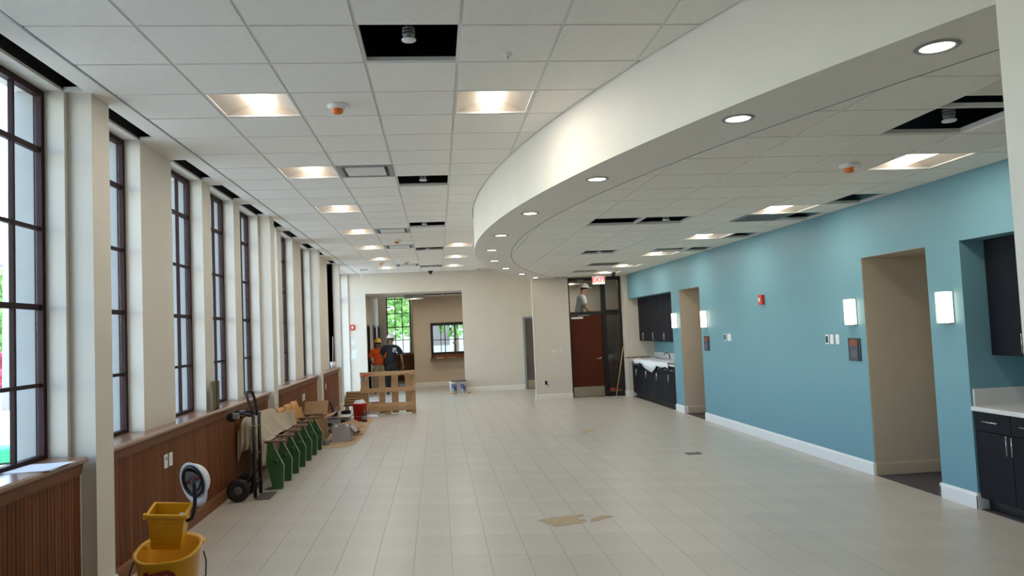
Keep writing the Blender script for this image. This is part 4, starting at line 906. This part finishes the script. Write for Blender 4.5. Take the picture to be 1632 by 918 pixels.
# ------------------------------------------------------------------ people
def skin(name, V, E, mat, parent, sub=2):
    me = bpy.data.meshes.new(name); me.from_pydata([v[0] for v in V], E, []); o = bpy.data.objects.new(name, me); COL.objects.link(o)
    m = o.modifiers.new('skin', 'SKIN'); m.use_smooth_shade = True; m.branch_smoothing = .4
    for i, v in enumerate(V):
        sv = me.skin_vertices[0].data[i]; r_ = v[1] if isinstance(v[1], tuple) else (v[1], v[1]); sv.radius = r_; sv.use_root = (i == 0)
    s_ = o.modifiers.new('sub', 'SUBSURF'); s_.levels = sub; s_.render_levels = sub
    dg = bpy.context.evaluated_depsgraph_get(); nm = bpy.data.meshes.new_from_object(o.evaluated_get(dg)); nm.materials.clear(); nm.materials.append(mat)
    for p in nm.polygons: p.use_smooth = True; p.material_index = 0
    bpy.data.objects.remove(o); return link(bpy.data.objects.new(name, nm), parent)
def person(label, loc, rz, height, skinmat, shirt, trouser, hat, arms, lean=0, bulk=1.0, head_fwd=0):
    """faces +y locally. arms: two lists of (elbow, wrist, hand) offsets for -x and +x side"""
    g = thing('person', label, 'person', loc, rz); k = height/1.75
    def P(x, y, z):
        if z > .95:
            dz = z-.95; y2 = y*math.cos(lean)+dz*math.sin(lean); z = .95+dz*math.cos(lean)-y*math.sin(lean)*0; y = y2
        return (x*k, y*k, z*k)
    hf = head_fwd
    V = [(P(0, 0, .98), .12), (P(0, 0, 1.15), .11), (P(0, 0, 1.32), .12), (P(0, -.01, 1.43), .09), (P(0, .0, 1.5), .055), (P(0, .015+hf*.4, 1.57), .07), (P(0, .02+hf, 1.66), .085), (P(0, .01+hf, 1.71), .075)]
    E = [(i, i+1) for i in range(7)]
    def add(co, r_, to): V.append((co, r_)); E.append((to, len(V)-1)); return len(V)-1
    add(P(0, .105+hf, 1.625), .016, 6)                   # nose
    for s in (-1, 1): add(P(s*.083, .0+hf, 1.63), .016, 6)  # ears
    SV = [(P(0, 0, .90), .145*bulk), (P(0, 0, 1.1), .14*bulk), (P(0, 0, 1.28), .15*bulk), (P(0, -.01, 1.41), .115*bulk), (P(0, 0, 1.475), .07)]; SE = [(0, 1), (1, 2), (2, 3), (3, 4)]
    for si, s in enumerate((-1, 1)):
        el, wr_, hd = arms[si]
        sh = P(s*.18*bulk, -.01, 1.405); ep, wp, hp = P(*el), P(*wr_), P(*hd)
        a = add(sh, .058, 3); b = add(ep, .043, a); c = add(wp, .029, b); h_ = add(hp, (.034, .02), c)
        d = (Vector(hp)-Vector(wp)).normalized(); sd_ = d.cross(Vector((0, 0, 1)))
        sd_ = sd_.normalized() if sd_.length > .1 else Vector((0, 1, 0))
        for q, ln in zip((-.03, -.01, .01, .03), (.062, .075, .07, .055)):
            f1 = add(tuple(Vector(hp)+d*.035+sd_*q), .0095, h_); f2 = add(tuple(Vector(hp)+d*(.03+ln*.6)+sd_*q), .0085, f1); add(tuple(Vector(hp)+d*(.03+ln)+sd_*q*.9+Vector((0, 0, -.015))), .007, f2)
        th = add(tuple(Vector(wp)*.4+Vector(hp)*.6+sd_*.04), .011, h_); add(tuple(Vector(hp)+d*.02+sd_*.06), .009, th)
        SV.append((sh, .082*bulk)); SE.append((3, len(SV)-1)); mid = Vector(sh).lerp(Vector(ep), .82); SV.append((tuple(mid), .068*bulk)); SE.append((len(SV)-2, len(SV)-1))
    TV = [(P(0, 0, 1.0), .13*bulk), (P(0, 0, .9), .125*bulk)]; TE = [(0, 1)]
    for s in (-1, 1):
        a = add(P(s*.09, 0, .88), .08, 0); b = add(P(s*.11, .02, .5), .055, a); c = add(P(s*.12, -.01, .1), .04, b); add(P(s*.13, .1, .04), .03, c)
        n = len(TV); TV += [(P(s*.095, 0, .82), .105*bulk), (P(s*.115, .015, .48), .085), (P(s*.125, -.01, .09), .075)]; TE += [(1, n), (n, n+1), (n+1, n+2)]
        bo_ = skin('boot', [(P(s*.125, -.015, .12), .05), (P(s*.128, -.01, .05), .048), (P(s*.135, .12, .04), .04)], [(0, 1), (1, 2)], rubber, g, 1)
    skin('body', V, E, skinmat, g)
    st_ = skin('shirt', SV, SE, shirt, g); skin('trousers', TV, TE, trouser, g)
    hx = P(0, .012+hf, 1.695)
    hc = lathe('hair', [(.088*k, -.06*k), (.096*k, -.01*k), (.09*k, .04*k), (.05*k, .07*k), (0, .075*k)], hair, g, (hx[0], hx[1]-.012*k, hx[2]), 20)
    ht_ = lathe('hard_hat', [(0, .125*k), (.04*k, .12*k), (.085*k, .09*k), (.112*k, .045*k), (.12*k, .0), (.138*k, -.006*k), (.138*k, -.012*k), (.115*k, -.008*k)], hat, g, hx, 28); ht_.scale = (1, 1.15, 1); ht_.rotation_euler = (lean*-.6, 0, 0)
    bo_ = box('visor', (-.08*k, .1*k, -.014*k), (.08*k, .19*k, -.004*k), hat, ht_, .004)
    for s in (-1, 1): lathe('eye', [(0, .009), (.009, 0), (0, -.009)], hair, g, P(s*.032, .095+hf, 1.652), 8)
    mo = box('mouth', (-.022, -.004, -.004), (.022, .004, .004), darkred, g); mo.location = P(0, .09+hf, 1.57)
    return g, st_
pA = [((-.27, .03, 1.12), (-.2, .2, .98), (-.17, .27, .96)), ((.27, .03, 1.12), (.24, .2, 1.02), (.2, .27, 1.02))]
person('worker in orange shirt and yellow hard hat with back to the camera behind the pallet', (-1.82, 23.34, 0), .08, 1.62, skinm, shirto, khaki, yhat, pA, bulk=1.12)
pB = [((-.30, .06, 1.14), (-.22, .24, 1.08), (-.18, .31, 1.08)), ((.31, .0, 1.13), (.32, .1, .9), (.31, .14, .81))]
g, shb = person('worker in black shirt and white hard hat with back to the camera behind the pallet', (-1.39, 22.72, 0), -.12, 1.74, skinm, shirtb, jeans, pale, pB, bulk=1.22)
bv = BVHTree.FromPolygons([x.co for x in shb.data.vertices], [tuple(p.vertices) for p in shb.data.polygons])
decal('shirt_print', [(.12+.045*math.cos(t*PI/8), 1.30+.045*math.sin(t*PI/8)) for t in range(17)], .012, pale, g, bv)
decal('shirt_print', [(.06+.02*q, 1.37) for q in range(7)], .014, pale, g, bv); decal('shirt_print', [(.09+.012*q, 1.30+.012*(q % 2)) for q in range(6)], .01, pale, g, bv)
pC = [((-.23, .10, 1.13), (-.15, .32, 1.02), (-.12, .40, .99)), ((.23, .08, 1.12), (.15, .28, .96), (.12, .36, .93))]
person('worker in pale grey shirt and white hard hat on a ladder behind the transom glass', (3.93, 20.55, 1.17), -PI/2, 1.74, skinl, shirtg, jeans, pale, pC, lean=.14, head_fwd=.03, bulk=1.22)
ld = thing('step_ladder', 'metal step ladder holding the worker in the office', 'ladder', (3.97, 20.55, 0))
ld.scale = (1, 1, .958)
for x0, x1 in ((-.35, -.12), (.45, .12)):
    for y in (-.24, .24): tube('rail', [(x0, y, 0), (x1, y*.8, 1.2)], .02, greym, ld)
for q in range(4): z = .25+q*.27; x = -.35+.23*z/1.2; box('tread', (x-.04, -.23, z-.015), (x+.06, .23, z+.015), greym, ld)
box('top_cap', (-.2, -.22, 1.19), (.2, .22, 1.22), greym, ld)
# ------------------------------------------------------------------ outside
o = box('ground', (-70, -30, -.5), (-2.87, 90, -.4), concrete); struct(o, 'sunlit paved ground outside the windows', 'ground')
o = box('ground_rear', (-2.87, 28.5, -.5), (40, 90, -.4), concrete); struct(o, 'sunlit pavement beyond the annex window', 'ground')
o = box('road', (-34, -30, -.4), (-22, 90, -.395), asphalt); struct(o, 'pale road across from the front window', 'road')
def tree(label, x, y, h_, r_, seed, mat=leafm, n=900, name='tree'):
    t = thing(name, label, 'tree' if name == 'tree' else 'shrub', (x, y, -.4), 0, 'trees outside'); rg = random.Random(seed)
    tube('trunk', [(0, 0, 0), (.05, .03, h_*.3), (-.04, 0, h_*.6)], [.16, .12, .08], barkm, t, seg=8)
    vv = []; ff = []
    for q in range(n):
        while True:
            a = Vector((rg.uniform(-1, 1), rg.uniform(-1, 1), rg.uniform(-1, 1)))
            if .25 < a.length < 1: break
        c = Vector((a.x*r_, a.y*r_, h_*.62+a.z*h_*.38)); u = Vector((rg.gauss(0, 1), rg.gauss(0, 1), rg.gauss(0, 1))).normalized(); w_ = u.orthogonal().normalized(); s_ = rg.uniform(.12, .3)
        b = len(vv); vv += [c-u*s_, c+w_*s_*.5, c+u*s_, c-w_*s_*.5]; ff.append((b, b+1, b+2, b+3))
    o = mesh('foliage', vv, ff, mat, t); o['kind'] = 'stuff'
for k, (x, y, h_, r_) in enumerate(((-20.7, 38.8, 6.2, 1.9), (-27, 48, 7, 2.2))): tree('leafy green tree across the yard outside the front window, %s' % ('tallest', 'farthest', 'smallest')[k] if k != 0 else 'leafy green tree across the yard outside the front window, the nearest', x, y, h_, r_, k)
for k, (x, y, h_, r_) in enumerate(((-2.5, 36.5, 7, 1.6), (.9, 38.5, 7.5, 1.6), (-1.5, 43, 8, 1.8), (4.6, 38, 6, 1.6))): tree('leafy tree outside the annex windows, %s' % ('left of centre', 'right of centre', 'farthest back', 'far right')[k], x, y, h_, r_, 10+k)
tree('red flowering shrub at the foot of the pole outside the front window', -17.85, 33.6, 2.2, .8, 30, redfl, 300, 'shrub')
po = thing('utility_pole', 'white utility pole outside the front window', 'pole', (-15.9, 30, -.4)); tube('pole', [(0, 0, 0), (0, 0, 8.2)], [.28, .2], stone, po, seg=12); tube('cross_arm', [(-.8, 0, 5.4), (.8, 0, 5.4)], .05, greyp, po)
bn = thing('green_bin', 'green slatted dumpster on the ground outside the front window', 'dumpster', (-8.5, 15.9, -.4), .5)
bn.scale = (.7, .7, .5)
box('body', (-.6, -.5, .08), (.6, .5, .62), bing, bn, .02)
for q in range(5): box('rib', (-.62, -.52, .14+q*.1), (.62, .52, .17+q*.1), bing, bn)
for x in (-.5, .5):
    for y in (-.42, .42): lathe('wheel', [(0, -.02), (.04, -.02), (.04, .02), (0, .02)], rubber, bn, (x, y, .04), 12, (PI/2, 0, 0))
bd_ = thing('far_building', 'low pale building across the road outside the front window', 'building', (-44, 70, -.4)); box('walls', (-8, -12, 0), (8, 12, 5), brick, bd_); box('roof', (-8.4, -12.4, 5), (8.4, 12.4, 5.4), stone, bd_)
for q in range(5):
    p = box('window', (8.0, -10+q*4.4, 1.5), (8.05, -8+q*4.4, 3.4), greyd, bd_)
rb_ = thing('rear_building', 'pale building beyond the trees outside the annex window', 'building', (-2, 62, -.4)); box('walls', (-14, -4, 0), (14, 4, 4), stone, rb_)
for q in range(6): box('window', (-12+q*4.3, -4.05, 1.2), (-10+q*4.3, -4.0, 3), greyd, rb_)
